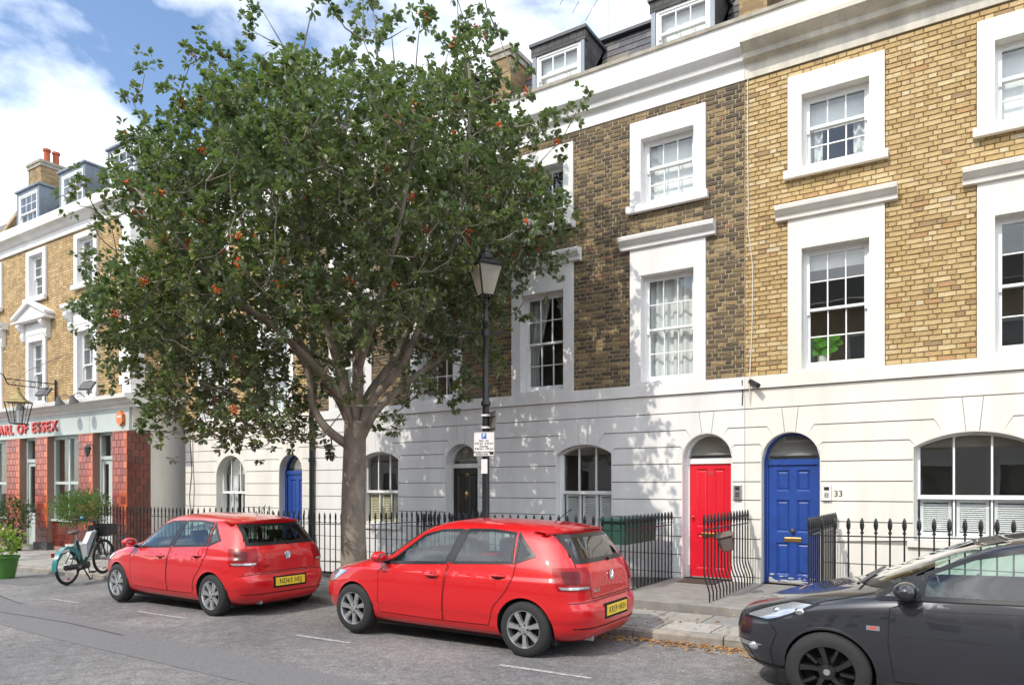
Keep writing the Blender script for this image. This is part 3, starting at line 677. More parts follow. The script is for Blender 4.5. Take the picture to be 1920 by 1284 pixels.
def entry_panel(H, x, z, m, w=.11, h=.22):
    q = MB(); q.cbox(x - w / 2, x + w / 2, -.06, -.015, z - h / 2, z + h / 2, .006); o = q.build('entry_phone', m, H)
    q = MB(); q.box(x - w * .28, x + w * .28, -.063, -.059, z + h * .14, z + h * .34); q.build('display', 'plastic_black', o)
    for i in range(6):
        q = MB(); q.box(x - .028 + (i % 2) * .032, x - .004 + (i % 2) * .032, -.066, -.059, z - .02 - (i // 2) * .026, z - .004 - (i // 2) * .026); q.build('button', 'steel' if m != 'steel' else 'plastic_black', o)
    return o
mat('panel_white', (.74, .74, .72), .4)
entry_panel(H33, 1.24, 1.68, 'panel_white', .13, .25); text('house_number', '33', .13, 'iron_black', H33, (1.40, -.02, 1.66), depth=.003)
cam_ = MB(); cam_.tube([(.17, -.02, 3.40), (.17, -.1, 3.44)], .018, 8); cam_.tube([(.10, -.06, 3.47), (.26, -.2, 3.37)], .04, 10); cam_.build('security_camera', 'plastic_black', H33)
mat('cable_white', (.68, .66, .6), .6)
def cable(H, pts, r=.007, m='cable_white'):
    q = MB(); q.tube(pts, r, 6); return q.build('cable', m, H, smooth=True)
cable(H33, [(.05, -.03, 8.6), (.05, -.03, 7.2), (.06, -.035, 6.3), (.05, -.03, 6.0), (.10, -.035, 5.6), (.13, -.03, 5.3), (.12, -.03, 4.4), (.10, -.035, 3.9), (.09, -.075, 3.55), (.09, -.075, 3.35), (.09, -.03, 3.1)])
# house plant seen behind the lower left panes
mat('panel_white', (.74, .74, .72), .4); mat('houseplant_leaf', (.09, .34, .03), .4, var=.2, vscale=8)
pl = thing('house_plant', 'bright green leafy house plant inside the first-floor window of number 33', 'plant', (X33 + 1.12, .42, 3.7))
q = MB(); q.lathe([(.07, 0), (.1, .16), (.11, .17)], (0, 0, -.02), 14); q.build('pot', 'panel_white', pl)
q = MB(); st = MB()
for i in range(22):
    a = i * 2.4; rr = rnd.uniform(.06, .22); hz = rnd.uniform(.2, .46); tip = (rr * math.cos(a), rr * math.sin(a) * .5 - .05, hz); st.tube([(0, 0, .12), (tip[0] * .5, tip[1] * .5, hz * .75), tip], .005, 5)
    n = 9; s = rnd.uniform(.05, .085); tl = rnd.uniform(-.4, .4)
    q.add([tip] + [(tip[0] + s * math.cos(k * 6.283 / n) * 1.1, tip[1] - .3 * s * math.sin(k * 6.283 / n), tip[2] + s * .75 * math.sin(k * 6.283 / n + tl) - .02) for k in range(n)], [(0, k + 1, (k + 1) % n + 1) for k in range(n)])
q.build('foliage', 'houseplant_leaf', pl); st.build('stem', 'houseplant_leaf', pl)
# --- 31
D31 = dict(x=4.47, w=.86, z0=.215, zs=2.26, zc=2.67); W31 = dict(x=2.16, w=1.16, z0=.92, zs=2.37, zc=2.56)
H31 = terrace_house(X31, 'sooty brown brick terraced house with bright red door, number 31', 'brick_soot', 'mortar_soot', 'stucco_white', [D31], [W31], (1.28, 3.78), ownslate=True, dormers=(1.5, 3.97))
def tied(p, x0, x1, y, z0, z1, zm):
    wavy(p, x0, x0 + .34, y, z0, z1, 'curtain_grey', top=lambda f: (x0, x0 + .17 + .26 * max(0, f - .38) / .62 + .04 * max(0, .38 - f)))
    wavy(p, x1 - .2, x1, y, z0, z1, 'curtain_grey', top=lambda f: (x1 - .06 - .2 * max(0, f - .38) / .62, x1))
def full_c(p, x0, x1, y, z0, z1, zm): wavy(p, x0, x1, y + .02, z0, z1, 'curtain_white', amp=.035, wl=.17)
def half_blind(p, x0, x1, y, z0, z1, zm): blind(p, x0, x1, y, z0 + .05, z1)
upper_windows(H31, X31, (1.28, 3.78), 'stucco_white', [tied, no, full_c, half_blind])
lf = doorway(H31, D31, 'door_red', 'trim_white', ((.07, .38), (.44, .955)), 'bright red panelled door with number 31')
letter_plate(lf, 4.47, .93 + .02, w=.3); knob(lf, 4.47 - .3, 1.25, r=.022); text('house_number', '31', .1, 'steel', lf, (4.47, .197, 2.0), depth=.004)
arch_window(H31, W31['x'], .92, 2.37, 2.56, 1.16, 'shutter_white', zmid=1.66)
q = MB(); q.box(W31['x'] - .64, W31['x'] + .64, -.06, .1, .83, .918); q.build('sill', 'stucco_white', H31)
entry_panel(H31, 4.99, 1.68, 'steel', .12, .25)
cable(H31, [(5.07, -.075, 3.5), (5.07, -.03, 3.3), (5.06, -.03, 3.1)], .008, 'iron_black')
# --- 29
D29 = dict(x=4.45, w=.86, z0=.17, zs=2.26, zc=2.66); W29 = dict(x=2.16, w=1.16, z0=.92, zs=2.37, zc=2.56)
H29 = terrace_house(X29, 'sooty brick terraced house with black door, behind the tree and lamp post', 'brick_soot', 'mortar_soot', 'stucco_white', [D29], [W29], (1.28, 3.78), dormers=(1.4, 3.9))
upper_windows(H29, X29, (1.28, 3.78), 'stucco_white', [full_c, no, tied, half_blind])
lf = doorway(H29, D29, 'door_black', 'trim_white', ((.07, .40), (.47, .93)), 'black panelled door with brass knocker')
q = MB(); q.lathe([(.05, 0), (.05, -.012), (.03, -.02), (0, -.022)], (4.45, .2, 1.62), 14, 'y'); q.tube([(4.45 + .035 * math.cos(a), .165, 1.565 + .05 * math.sin(a)) for a in [k * math.pi / 8 for k in range(17)]], .007, 6); q.build('knocker', 'brass', lf, smooth=True)
text('house_number', '29', .09, 'brass', lf, (4.45, .197, 2.02), depth=.004)
arch_window(H29, W29['x'], .92, 2.37, 2.56, 1.16, 'shutter_cream', zmid=1.66)
q = MB(); q.box(W29['x'] - .64, W29['x'] + .64, -.06, .1, .83, .918); q.build('sill', 'stucco_white', H29)
q = MB(); q.tube([(.06, -.09, -.5), (.06, -.09, 8.5)], .055, 12)
for z in (.6, 2.4, 4.2, 6., 7.8): q.lathe([(.075, -.04), (.075, .04)], (.06, -.09, z), 12)
q.build('drainpipe', 'iron_black', H29, smooth=True)
# --- 27
D27 = dict(x=4.33, w=.86, z0=.12, zs=2.18, zc=2.58); W27 = dict(x=1.98, w=1.22, z0=.85, zs=2.1, zc=2.6)
H27 = terrace_house(X27, 'cream stuccoed brick terraced house with blue door next to the pub', 'brick_yellow', 'mortar_yellow', 'stucco_cream', [D27], [W27], (1.28, 3.78), own=0, dormers=(1.4, 3.9))
upper_windows(H27, X27, (1.28, 3.78), 'stucco_white', [full_c, no, full_c, no])
lf = doorway(H27, D27, 'door_blue', 'door_blue', ((.07, .40), (.47, .93)), 'blue panelled door')
letter_plate(lf, 4.33, .9, m='steel'); knob(lf, 4.33 + .26, 1.25, m='steel')
arch_window(H27, W27['x'], .85, 2.1, 2.6, 1.22, None, cols=3, zmid=1.62, drape=lambda p, x0, x1, y, z0, z1, zm: (wavy(p, x0, x0 + .42, y, z0, z1 + .4, 'curtain_white'), wavy(p, x1 - .42, x1, y, z0, z1 + .4, 'curtain_white')))
cable(H27, [(.25, -.06, 3.5), (.24, -.03, 2.9), (.31, -.03, 2.2), (.2, -.03, 1.5), (.28, -.03, .9), (.25, -.03, .4)], .009, 'iron_black'); cable(H27, [(.37, -.06, 3.5), (.36, -.03, 2.6), (.42, -.03, 1.7), (.35, -.03, .6)], .007, 'iron_black')
# party-wall stacks with pots
def stack(X, label, y0=.55, y1=3.2, ztop=11.25, pots=3, w=.46, zb=8.6):
    T = thing('chimney_stack', label, 'chimney', (X, 0, 0))
    q = MB(); q.box(-w / 2, w / 2, y0, y1, zb, ztop); q.build('shaft', 'brick_far_stack', T)
    q = MB(); q.box(-w / 2 - .06, w / 2 + .06, y0 - .06, y1 + .06, ztop, ztop + .09).box(-w / 2 - .03, w / 2 + .03, y0 - .03, y1 + .03, ztop - .12, ztop); q.build('cap', 'coping_stone', T)
    for i in range(pots):
        q = MB(); yy = y0 + .4 + (y1 - y0 - .8) * (i / max(pots - 1, 1)); q.lathe([(.12, 0), (.105, .1), (.1, .5), (.13, .52), (.13, .6), (.09, .6), (.085, .3)], (0, yy, ztop + .09), 14); q.build('chimney_pot', 'terracotta', T, smooth=True)
    return T
stack(X33, 'brick party-wall stack between the yellow house and the sooty house 31', .5, 3., 10.5, 0); stack(X31, 'brick party-wall stack left of the dormers of house 31', .5, 2.6, 10.75, 0)
stack(X29, 'low brick party-wall stack hidden behind the tree crown', .6, 2.6, 10.75, 0); stack(X27, 'tall pale brick chimney stack rising where the terrace meets the pub', 1.5, 4.6, 13.0, 3, .6)
# tv aerial on the roof of 31
A = thing('tv_aerial', 'thin metal television aerial on the roof above the sooty brick house', 'aerial', (X31 + 1.95, 1.5, 10.6))
q = MB(); q.tube([(0, 0, 0), (0, 0, 2.1)], .02, 6); q.build('mast', 'steel', A)
q = MB(); q.tube([(-.75, -.3, 2.12), (.2, .08, 1.98)], .012, 5)
for i in range(11):
    f = i / 10; c = Vector((-.75, -.3, 2.12)).lerp(Vector((.2, .08, 1.98)), f); q.tube([c + Vector((.06, -.17, 0)), c + Vector((-.06, .17, 0))], .006, 4)
q.build('yagi', 'steel', A)
q = MB(); q.tube([(0, 0, .75), (-.9, -.2, 1.5)], .01, 5)
for f in (.35, .65, .95): c = Vector((0, 0, .75)).lerp(Vector((-.9, -.2, 1.5)), f); q.tube([c + Vector((-.16, .0, -.2)), c + Vector((.16, 0, .2))], .008, 4)
q.build('lower_array', 'steel', A)
# ------------------------------------------------------------------ sunk areas in front of the houses
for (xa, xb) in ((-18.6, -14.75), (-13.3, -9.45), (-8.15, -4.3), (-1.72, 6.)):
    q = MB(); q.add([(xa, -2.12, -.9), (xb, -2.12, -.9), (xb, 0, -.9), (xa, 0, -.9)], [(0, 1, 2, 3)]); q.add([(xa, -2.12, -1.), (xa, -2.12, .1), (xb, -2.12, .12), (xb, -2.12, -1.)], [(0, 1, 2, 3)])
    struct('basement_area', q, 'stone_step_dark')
# ------------------------------------------------------------------ iron railings
def spear(h, fat):
    """square bar with a cast spear head"""
    q = MB(); r = .011; q.tube([(0, 0, 0), (0, 0, h - .2)], r, 6)
    a = .026 if fat else .019
    q.lathe([(r, h - .2), (.02, h - .195), (.02, h - .18), (.012, h - .172), (.012, h - .155), (a * .8, h - .135), (a, h - .10), (a * .85, h - .05), (a * .4, h - .015), (0, h)], (0, 0, 0), 8)
    return q
def railing(label, runs, fat=True, H=1.24, gap=.15, belly=False):
    """runs: list of ((x0,y0),(x1,y1)) polylines; every bar an object"""
    T = thing('iron_railing', label, 'railing', (runs[0][0][0], runs[0][0][1], 0), group='black iron railings along the terrace')
    ox, oy = runs[0][0]; me = spear(H, fat).mesh('bar', 'iron_black', True)
    if belly:
        q = MB(); q.tube([(.075, 0, .0), (.075, 0, .12), (.055, 0, .2), (.02, 0, .29), (0, 0, .38), (0, 0, H - .2)], .011, 6)
        q.lathe([(.011, H - .2), (.018, H - .14), (.021, H - .1), (.014, H - .04), (0, H)], (0, 0, 0), 8); me = q.mesh('bar', 'iron_black', True)
    for (a, b) in runs:
        a, b = Vector(a), Vector(b); n = max(2, int(round((b - a).length / gap)))
        zg = lambda p: max(road_z(p.x) + .105, .0) if not belly else .215
        zb = [zg(a), zg(b)]
        for z, r in ((H - .23, .012), (.1, .012)) if not belly else ((H - .23, .012), (H - .12, .008)):
            q = MB(); d = (b - a).normalized(); w = Vector((-d.y, d.x)) * .016; za, zz = zb[0] + z, zb[1] + z
            q.add([(a.x - ox + s * w.x, a.y - oy + s * w.y, za + t) for s in (-1, 1) for t in (-.007, .007)] + [(b.x - ox + s * w.x, b.y - oy + s * w.y, zz + t) for s in (-1, 1) for t in (-.007, .007)],
                  [(0, 1, 5, 4), (3, 2, 6, 7), (1, 3, 7, 5), (2, 0, 4, 6), (0, 2, 3, 1), (4, 5, 7, 6)])
            q.build('rail', 'iron_black', T)
        for i in range(n + 1):
            p = a.lerp(b, i / n); link('bar', me, T, (p.x - ox, p.y - oy, zg(p)), (0, 0, rnd.uniform(-.03, .03)))
        if not belly:
            q = MB(); d = (b - a).normalized(); w = Vector((-d.y, d.x)) * .07
            q.add([(p.x - ox + s * w.x, p.y - oy + s * w.y, z) for p, zz in ((a, zb[0]), (b, zb[1])) for s in (-1, 1) for z in (zz - .3, zz + .06)],
                  [(0, 1, 5, 4), (3, 2, 6, 7), (1, 3, 7, 5), (2, 0, 4, 6), (0, 2, 3, 1), (4, 5, 7, 6)])
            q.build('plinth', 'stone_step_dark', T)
    return T
RY = -2.2
railing('thin spear-topped railing between the pub and the blue door of the cream house', [((-18.75, RY), (-14.75, RY)), ((-14.75, RY + .15), (-14.75, -.1))], fat=False, H=1.3)
railing('black railing in front of the cream-shuttered window, behind the tree trunk', [((-13.3, RY), (-9.45, RY)), ((-13.3, RY + .15), (-13.3, -.1)), ((-9.45, RY + .15), (-9.45, -.1))], fat=False)
railing('black railing with the green recycling box behind it, left of the red door', [((-8.15, RY), (-4.3, RY)), ((-8.15, RY + .15), (-8.15, -.1)), ((-4.3, RY + .15), (-4.3, -.1))])
railing('bowed black railing dividing the red and blue doorsteps', [((-3.02, -2.35), (-3.02, -.1))], H=1.2, gap=.16, belly=True)
railing('black railing with fat spearheads in front of the wide arched window', [((-1.72, RY), (4.2, RY)), ((-1.72, RY + .15), (-1.72, -.1))])
# bins
bx = thing('recycling_box', 'dark green plastic recycling box wedged behind the railing by the red door', 'box', (-4.62, -1.0, .88))
q = MB(); q.prism_x([(-.75, .0), (-.8, .36), (.52, .36), (.47, .0)], -.2, .2); q.build('tub', 'bin_green', bx)
q = MB(); q.prism_x([(-.84, .36), (-.84, .40), (.56, .40), (.56, .36)], -.23, .23); q.build('rim', 'bin_green', bx)
cb = thing('food_caddy', 'small brown food-waste caddy hung on the bowed railing', 'caddy', (-2.9, -1.75, .98), R(20))
q = MB(); bm = bmesh.new(); bmesh.ops.create_cube(bm, size=1)
for v in bm.verts: k = .82 if v.co.z < 0 else 1.; v.co = Vector((v.co.x * .22 * k, v.co.y * .2 * k, v.co.z * .22))
bmesh.ops.bevel(bm, geom=bm.edges[:], offset=.02, segments=2, affect='EDGES'); q.bm(bm); q.build('tub', 'caddy_brown', cb, True, rot=(R(12), R(-14), 0))
q = MB(); q.cbox(-.125, .125, -.115, .115, .11, .135, .01); q.build('lid', 'caddy_brown', cb, rot=(R(12), R(-14), 0))
q = MB(); q.tube([(-.12, 0, .05), (-.15, -.02, .2), (-.1, -.03, .27), (.02, -.02, .25), (.1, 0, .12)], .008, 6); q.build('handle', 'plastic_black', cb)
# ------------------------------------------------------------------ pub
PX, PY = -18.85, -1.3
mat('pub_green', (.50, .56, .53), .45, var=.06, vscale=2); mat('fascia_green', (.52, .57, .54), .5, var=.05, vscale=2)
mat('tile_red', (.3, .03, .02), .25, coat=.35, bump=.12, bscale=12, rand=[(3, (.34, .035, .018)), (3, (.26, .022, .014)), (2, (.42, .06, .022)), (2, (.19, .016, .012))])
mat('tile_brown', (.1, .02, .015), .25, coat=.35, bump=.12, bscale=12, rand=[(3, (.12, .022, .015)), (3, (.16, .03, .02)), (2, (.09, .016, .012))])
mat('tile_orange', (.62, .12, .03), .25, coat=.35, rand=[(1, (.62, .12, .03)), (1, (.54, .09, .025))])
mat('grout', (.33, .20, .15), .9)
mat('letter_red', (.62, .07, .06), .4); mat('letter_side', (.16, .02, .02), .5)
mat('alarm_orange', (.75, .20, .05), .35)
P = thing('pub_building', 'yellow brick corner pub with red tiled ground floor and pale green fascia', 'building', (PX, PY, 0))
PW = 14.
uh = []
PWX = (-2.25, -5.15, -8.05, -10.95)
for x in PWX: uh += [(x - .62, x + .62, 4.25, 6.3), (x - .62, x + .62, 7.5, 9.0)]
q = cells(MB(), -PW, 0, 4.1, 9.12, 0, .4, uh); q.box(-.4, 0, .4, 9, 4.1, 9.12).box(-PW, -.4, 8.6, 9, -1, 9.12); q.build('upper_wall', 'brick_far_yellow', P)
q = MB(); q.box(-.3, -.001, .55, 9., -1, 4.1); q.build('side_wall', 'stucco_cream', P)
for k in range(16):    # quoins at the corner, alternately long and short
    a = .52 if k % 2 else .36; z0 = 4.22 + k * .303
    q = MB(); q.box(-a, .03, -.03, .0, z0 + .006, z0 + .297).box(.0, .03, .0, .88 - a, z0 + .006, z0 + .297); q.build('quoin', 'stucco_white', P)
cp = [(0, 9.1), (-.06, 9.1), (-.06, 9.3), (-.12, 9.33), (-.2, 9.42), (-.32, 9.47), (-.34, 9.58), (-.1, 9.62), (-.1, 9.92), (.0, 9.95), (.3, 9.95), (.3, 9.1)]
q = MB(); q.prism_x(cp, -PW, .32); q.build('top_cornice', 'cornice_white', P)
q = MB(); q.box(.001, .3, .3, 9, 9.1, 9.62).box(-.3, .1, .3, 9, 9.62, 9.94); q.build('side_cornice', 'cornice_white', P)
q = MB(); q.prism_x([(.32, 9.5), (1.1, 11.1), (8., 11.2), (8.8, 9.5)], -PW, -.05); q.build('roof', 'slate', P)
q = MB(); q.prism_x([(.1, 9.6), (.5, 9.6), (1.5, 11.45), (1.2, 11.6)], -9.1, -8.75); q.build('party_parapet', 'brick_far_stack', P)
for xc in (-1.2, -3.95, -6.75):
    d = MB(); a = .76; y0 = .42; z0, z1 = 10.0, 11.35
    d.box(xc - a, xc - a + .14, y0, y0 + .1, z0, z1 - .12).box(xc + a - .14, xc + a, y0, y0 + .1, z0, z1 - .12).box(xc - a, xc + a, y0, y0 + .1, z1 - .12, z1)
    for s in (-1, 1): d.box(xc + s * (a - .03) - .03, xc + s * (a - .03) + .03, y0 + .1, 2.2, z0, z1)
    o = d.build('dormer', 'lead', P); q = MB(); q.box(xc - a - .05, xc + a + .05, y0 - .06, 2.3, z1, z1 + .06); q.build('dormer_roof', 'lead', o)
    sash_window(P, xc, z0, z1 - .12, 2 * a - .28, (3, 2), (3, 2), y=y0 + .02, grow=.015)
for i, x in enumerate(PWX):
    s = surround(P, x, 4.2, 6.3, 1.24, .88, 4.3, 6.2, 'stucco_white', y0=-.06, depth=.45)
    sash_window(P, x, 4.3, 6.2, .88, (2, 2), (2, 2), y=.1)
    q = MB(); q.box(x - .62, x + .62, -.06, .02, 6.302, 6.76).box(x - .6, x + .6, -.075, -.06, 6.4, 6.66); q.build('frieze_panel', 'stucco_white', s)
    for e in (-1, 1):
        q = MB(); cx = x + e * .73
        q.prism_x([(.0, 6.78), (-.25, 6.78), (-.27, 6.68), (-.22, 6.6), (-.12, 6.5), (-.14, 6.36), (-.1, 6.26), (-.04, 6.22), (0, 6.22)], cx - .09, cx + .09); q.build('console', 'stucco_white', s)
    if i % 2 == 1:
        q = MB(); q.prism([(x - 1.0, 6.80), (x + 1.0, 6.80), (x + 1.0, 6.9), (x, 7.3), (x - 1.0, 6.9)], -.2, 0); q.build('pediment', 'stucco_white', s)
        q = MB(); q.prism([(x - 1.06, 6.9), (x - 1.06, 6.98), (x, 7.42), (x, 7.31)], -.3, 0).prism([(x + 1.06, 6.9), (x, 7.31), (x, 7.42), (x + 1.06, 6.98)], -.3, 0).box(x - 1.06, x + 1.06, -.3, 0, 6.78, 6.83); q.build('pediment_moulding', 'stucco_white', s)
    else:
        q = MB(); q.prism_x([(0, 6.78), (-.14, 6.78), (-.16, 6.84), (-.26, 6.9), (-.28, 7.0), (0, 7.04)], x - .98, x + .98); q.build('hood_moulding', 'stucco_white', s)
    surround(P, x, 7.5, 9.0, 1.24, .88, 7.58, 8.85, 'stucco_white', sill=True, y0=-.06, depth=.45)
    sash_window(P, x, 7.58, 8.85, .88, (2, 2), (2, 2), y=.1)
# shopfront: cornice, fascia, tiled piers, joinery
q = MB(); q.prism_x([(.02, 3.88), (-.08, 3.88), (-.1, 3.95), (-.22, 4.0), (-.26, 4.06), (-.38, 4.1), (-.4, 4.2), (-.05, 4.26), (.02, 4.26)], -PW, .4); q.box(.0, .36, .02, 1.35, 4.0, 4.2).box(0, .4, .02, 1.4, 4.2, 4.26); q.build('shop_cornice', 'cornice_white', P)
fa = MB(); fa.box(-PW, .02, -.06, .4, 3.27, 3.88); fa = fa.build('fascia', 'fascia_green', P)
for xx in (-2.0, -4.2, -6.4): q = MB(); q.box(xx - .004, xx + .004, -.063, -.058, 3.28, 3.87); q.build('fascia_joint', 'stucco_joint', fa)
t = text('lettering', 'EARL OF ESSEX', .43, 'letter_red', fa, (-5.8, -.085, 3.55), depth=.022, bold=.008, spacing=1.25, sx=1.15)
q = MB(); q.box(0, .06, .02, .8, 3.3, 4.0); q.build('fascia_return', 'stucco_cream', P)
def tiles(parent, x0, x1, z0, z1, y, m, side=False, edge=None, core=True):
    """glazed tiles in half bond on a pier: each tile an object"""
    tw, th = .22, .19; k = 0; z = z0; me = {}
    while z < z1 - .02:
        zz = min(z + th, z1); x = x0 - (tw / 2 if k % 2 else 0)
        while x < x1 - .01:
            a, b = max(x, x0) + .004, min(x + tw, x1) - .004; x += tw
            if b - a < .02: continue
            mm = edge if edge and (b > x1 - .06) else m; key = (round(b - a, 3), round(zz - z, 3), mm)
            if key not in me: 
                q = MB(); w, h = b - a, zz - z - .008; c = .006
                q.add([(0, 0, 0), (w, 0, 0), (w, 0, h), (0, 0, h), (c, -.012, c), (w - c, -.012, c), (w - c, -.012, h - c), (c, -.012, h - c)], [(0, 1, 5, 4), (1, 2, 6, 5), (2, 3, 7, 6), (3, 0, 4, 7), (4, 5, 6, 7)]); me[key] = q.mesh('tile', mm)
            if side: link('tile', me[key], parent, (y, a, z + .004), (0, 0, R(90)))
            else: link('tile', me[key], parent, (a, y, z + .004))
        z = zz; k += 1
def pier(x0, x1, side=0.):
    q = MB(); q.box(x0, x1, -.1, .35, .1, 3.27); o = q.build('tiled_pier', 'grout', P)
    tiles(o, x0, x1, .55, 3.25, -.1, 'tile_red', edge='tile_orange'); tiles(o, x0, x1, .1, .55, -.101, 'tile_brown')
    q = MB(); q.box(x0 - .04, x1 + .04, -.15, .3, -.3, .1); q.build('plinth', 'stone_step_dark', o)
    if side: tiles(o, -.1, .35 + side, .1, 3.25, x1, 'tile_brown', side=True)
    return o
piers = [(-10.0, -9.2), (-6.95, -6.05), (-5.05, -4.3), (-2.5, -1.72), (-.72, .0)]
for i, (a, b) in enumerate(piers): pier(a, b, .2 if i == 4 else 0.)
q = MB(); q.box(-.3, .0, .35, .55, .1, 3.27); q.build('pier_return', 'grout', P)
def stall(x0, x1, zs=.75):   # tiled stall riser with window above
    q = MB(); q.box(x0, x1, .05, .3, -.2, zs); o = q.build('stall_riser', 'grout', P); tiles(o, x0, x1, .0, zs - .02, .05, 'tile_brown')
    q = MB(); q.box(x0, x1, -.02, .3, zs, zs + .06); q.build('sill', 'pub_green', P)
    f = MB(); w = (x1 - x0); f.box(x0, x0 + .08, .08, .2, zs + .06, 3.27).box(x1 - .08, x1, .08, .2, zs + .06, 3.27).box(x0 + w / 2 - .05, x0 + w / 2 + .05, .08, .2, zs + .06, 3.2).box(x0 + .08, x1 - .08, .08, .2, 3.17, 3.27).box(x0 + .08, x0 + w / 2 - .05, .09, .19, 1.84, 1.92).box(x0 + w / 2 + .05, x1 - .08, .09, .19, 1.84, 1.92)
    wn = f.build('shop_window', 'pub_green', P)
    for k in range(2):
        for za, zb in ((zs + .06, 1.88), (1.88, 3.2)):
            g = MB(); g.box(x0 + .06 + k * (w / 2), x0 + w / 2 - .02 + k * (w / 2 - .04), .135, .14, za, zb); g.build('pane', 'pane_glass', wn)
    room(wn, x0, x1, .22, zs, 3.25, depth=3.)
def shop_door(x0, x1, double=True):
    f = MB(); f.box(x0, x0 + .08, .08, .22, -.05, 3.27).box(x1 - .08, x1, .08, .22, -.05, 3.27).box(x0 + .08, x1 - .08, .08, .22, 2.52, 2.62).box(x0 + .08, x1 - .08, .08, .22, 3.2, 3.27)
    f = f.build('door_case', 'pub_green', P); g = MB(); g.box(x0 + .06, x1 - .06, .14, .145, 2.6, 3.22); g.build('pane', 'pane_glass', f)
    xm = (x0 + x1) / 2
    for a, b in ((x0 + .08, xm - .004), (xm + .004, x1 - .08)) if double else ((x0 + .08, x1 - .08),):
        d = MB(); s = .09; d.box(a, a + s, .12, .17, .0, 2.52).box(b - s, b, .12, .17, .0, 2.52).box(a + s, b - s, .12, .17, .0, .2).box(a + s, b - s, .12, .17, .78, .95).box(a + s, b - s, .12, .17, 2.4, 2.52).box(a + s, b - s, .135, .16, .2, .78)
        o = d.build('door', 'pub_green', f); g = MB(); g.box(a + s, b - s, .143, .147, .95, 2.4); g.build('pane', 'pane_glass', o)
        q = MB(); q.tube([(b - .05 if a == x0 + .08 else a + .05, .08, z) for z in (1.0, 1.3)], .012, 6); q.build('handle', 'brass', o)
    room(f, x0 + .08, x1 - .08, .24, .0, 3.2, depth=2.5)
    q = MB(); q.box(x0, x1, -.12, .3, -.25, .0); q.build('step', 'stone_step', P)
stall(-9.2, -6.95); shop_door(-6.05, -5.05, False); stall(-4.3, -2.5); shop_door(-1.72, -.72)
# things on the pub
al = thing('alarm_box', 'orange hexagonal alarm box on the green pub fascia', 'alarm', (PX - .3, PY - .06, 3.6))
q = MB(); q.prism([(.17 * math.cos(k * 1.0472 + .5236) * .95, .2 * math.sin(k * 1.0472 + .5236)) for k in range(6)], -.09, 0); q.build('housing', 'alarm_orange', al)
q = MB(); q.box(-.09, .09, -.093, -.089, .02, .07); q.build('label_plate', 'panel_white', al)
mat('lamp_grey', (.09, .09, .09), .45)
for i, (x, tilt, big) in enumerate(((-4.95, 1, 0), (-2.62, 1, 0), (-1.85, 1, 0), (-4.0, 0, 1), (-1.55, 0, 1))):
    if big:
        T = thing('floodlight', 'square grey floodlight tilted up on the pub cornice ' + ('beside the corner quoins' if i == 4 else 'between the first-floor windows'), 'floodlight', (PX + x, PY - .3, 4.27))
        q = MB(); q.tube([(0, 0, 0), (0, 0, .14)], .02, 6); q.build('bracket', 'lamp_grey', T); q = MB(); q.cbox(-.19, .19, -.03, .03, -.16, .16, .01); q.build('housing', 'lamp_grey', T, loc=(0, -.04, .27), rot=(R(-42), 0, R(25)))
    else:
        T = thing('spot_lamp', ['grey bell-shaped lamp on the pub cornice above the word ESSEX', 'grey bell-shaped lamp on the pub cornice below the right window', 'grey bell-shaped lamp on the pub cornice close to the corner'][i], 'lamp', (PX + x, PY - .4, 4.2), group='bell lamps on the pub cornice')
        q = MB(); q.tube([(0, .15, .05), (0, .02, .16), (0, -.12, .12), (0, -.16, .0)], .014, 6); q.build('arm', 'lamp_grey', T, True)
        q = MB(); q.lathe([(.0, .12), (.045, .1), (.07, .03), (.125, -.07), (.14, -.12), (.13, -.12), (.06, .02), (0, .05)], (0, 0, 0), 16); q.build('bell', 'lamp_grey', T, True, loc=(0, -.17, -.04), rot=(R(18), 0, 0))
# hanging lantern on a scrolled bracket
LB = thing('hanging_lantern', 'large copper-topped glass lantern hanging from a scrolled iron bracket on the pub', 'lantern', (PX - 3.95, PY, 4.3))
q = MB(); q.tube([(0, -.04, -.05), (0, -.04, .62)], .028, 8); q.tube([(0, -.05, .5), (0, -1.35, .5)], .014, 6); q.tube([(0, -.05, .34), (0, -1.25, .34)], .014, 6)
q.tube([(0, -1.25, .34), (0, -1.32, .4), (0, -1.35, .5), (0, -1.4, .6), (0, -1.5, .64), (0, -1.57, .58), (0, -1.54, .52)], .016, 6); q.tube([(0, -1.2, .36), (.2, -.9, .75), (.75, -.02, 1.35)], .009, 5)
for yy in (-.3, -.65, -1.05): q.tube([(0, yy + .07 * math.cos(a), .42 + .07 * math.sin(a)) for a in [k * .5236 for k in range(13)]], .007, 5)
q.build('bracket', 'iron_black', LB, True)
lz = -.42; q = MB(); q.lathe([(.40, .28), (.38, .30), (.22, .38), (.10, .50), (.05, .60), (.03, .66), (.045, .69), (0, .75)], (0, -1.02, lz), 4); mat('copper_green', (.30, .24, .10), .5, metal=.5, var=.3, vscale=8); q.build('lantern_roof', 'copper_green', LB, rot=None)
q = MB(); tp = [(.36 * math.cos(k * math.pi / 2), -1.02 + .36 * math.sin(k * math.pi / 2), lz + .28) for k in range(4)]; bt = [(.22 * math.cos(k * math.pi / 2), -1.02 + .22 * math.sin(k * math.pi / 2), lz - .32) for k in range(4)]
for k in range(4):
    q.tube([tp[k], bt[k]], .014, 5); q.tube([tp[k], tp[(k + 1) % 4]], .014, 5); q.tube([bt[k], bt[(k + 1) % 4]], .014, 5)
    m0 = [(a + b) / 2 for a, b in zip(tp[k], tp[(k + 1) % 4])]; m1 = [(a + b) / 2 for a, b in zip(bt[k], bt[(k + 1) % 4])]; q.tube([m0, m1], .006, 4)
q.build('frame', 'iron_black', LB)
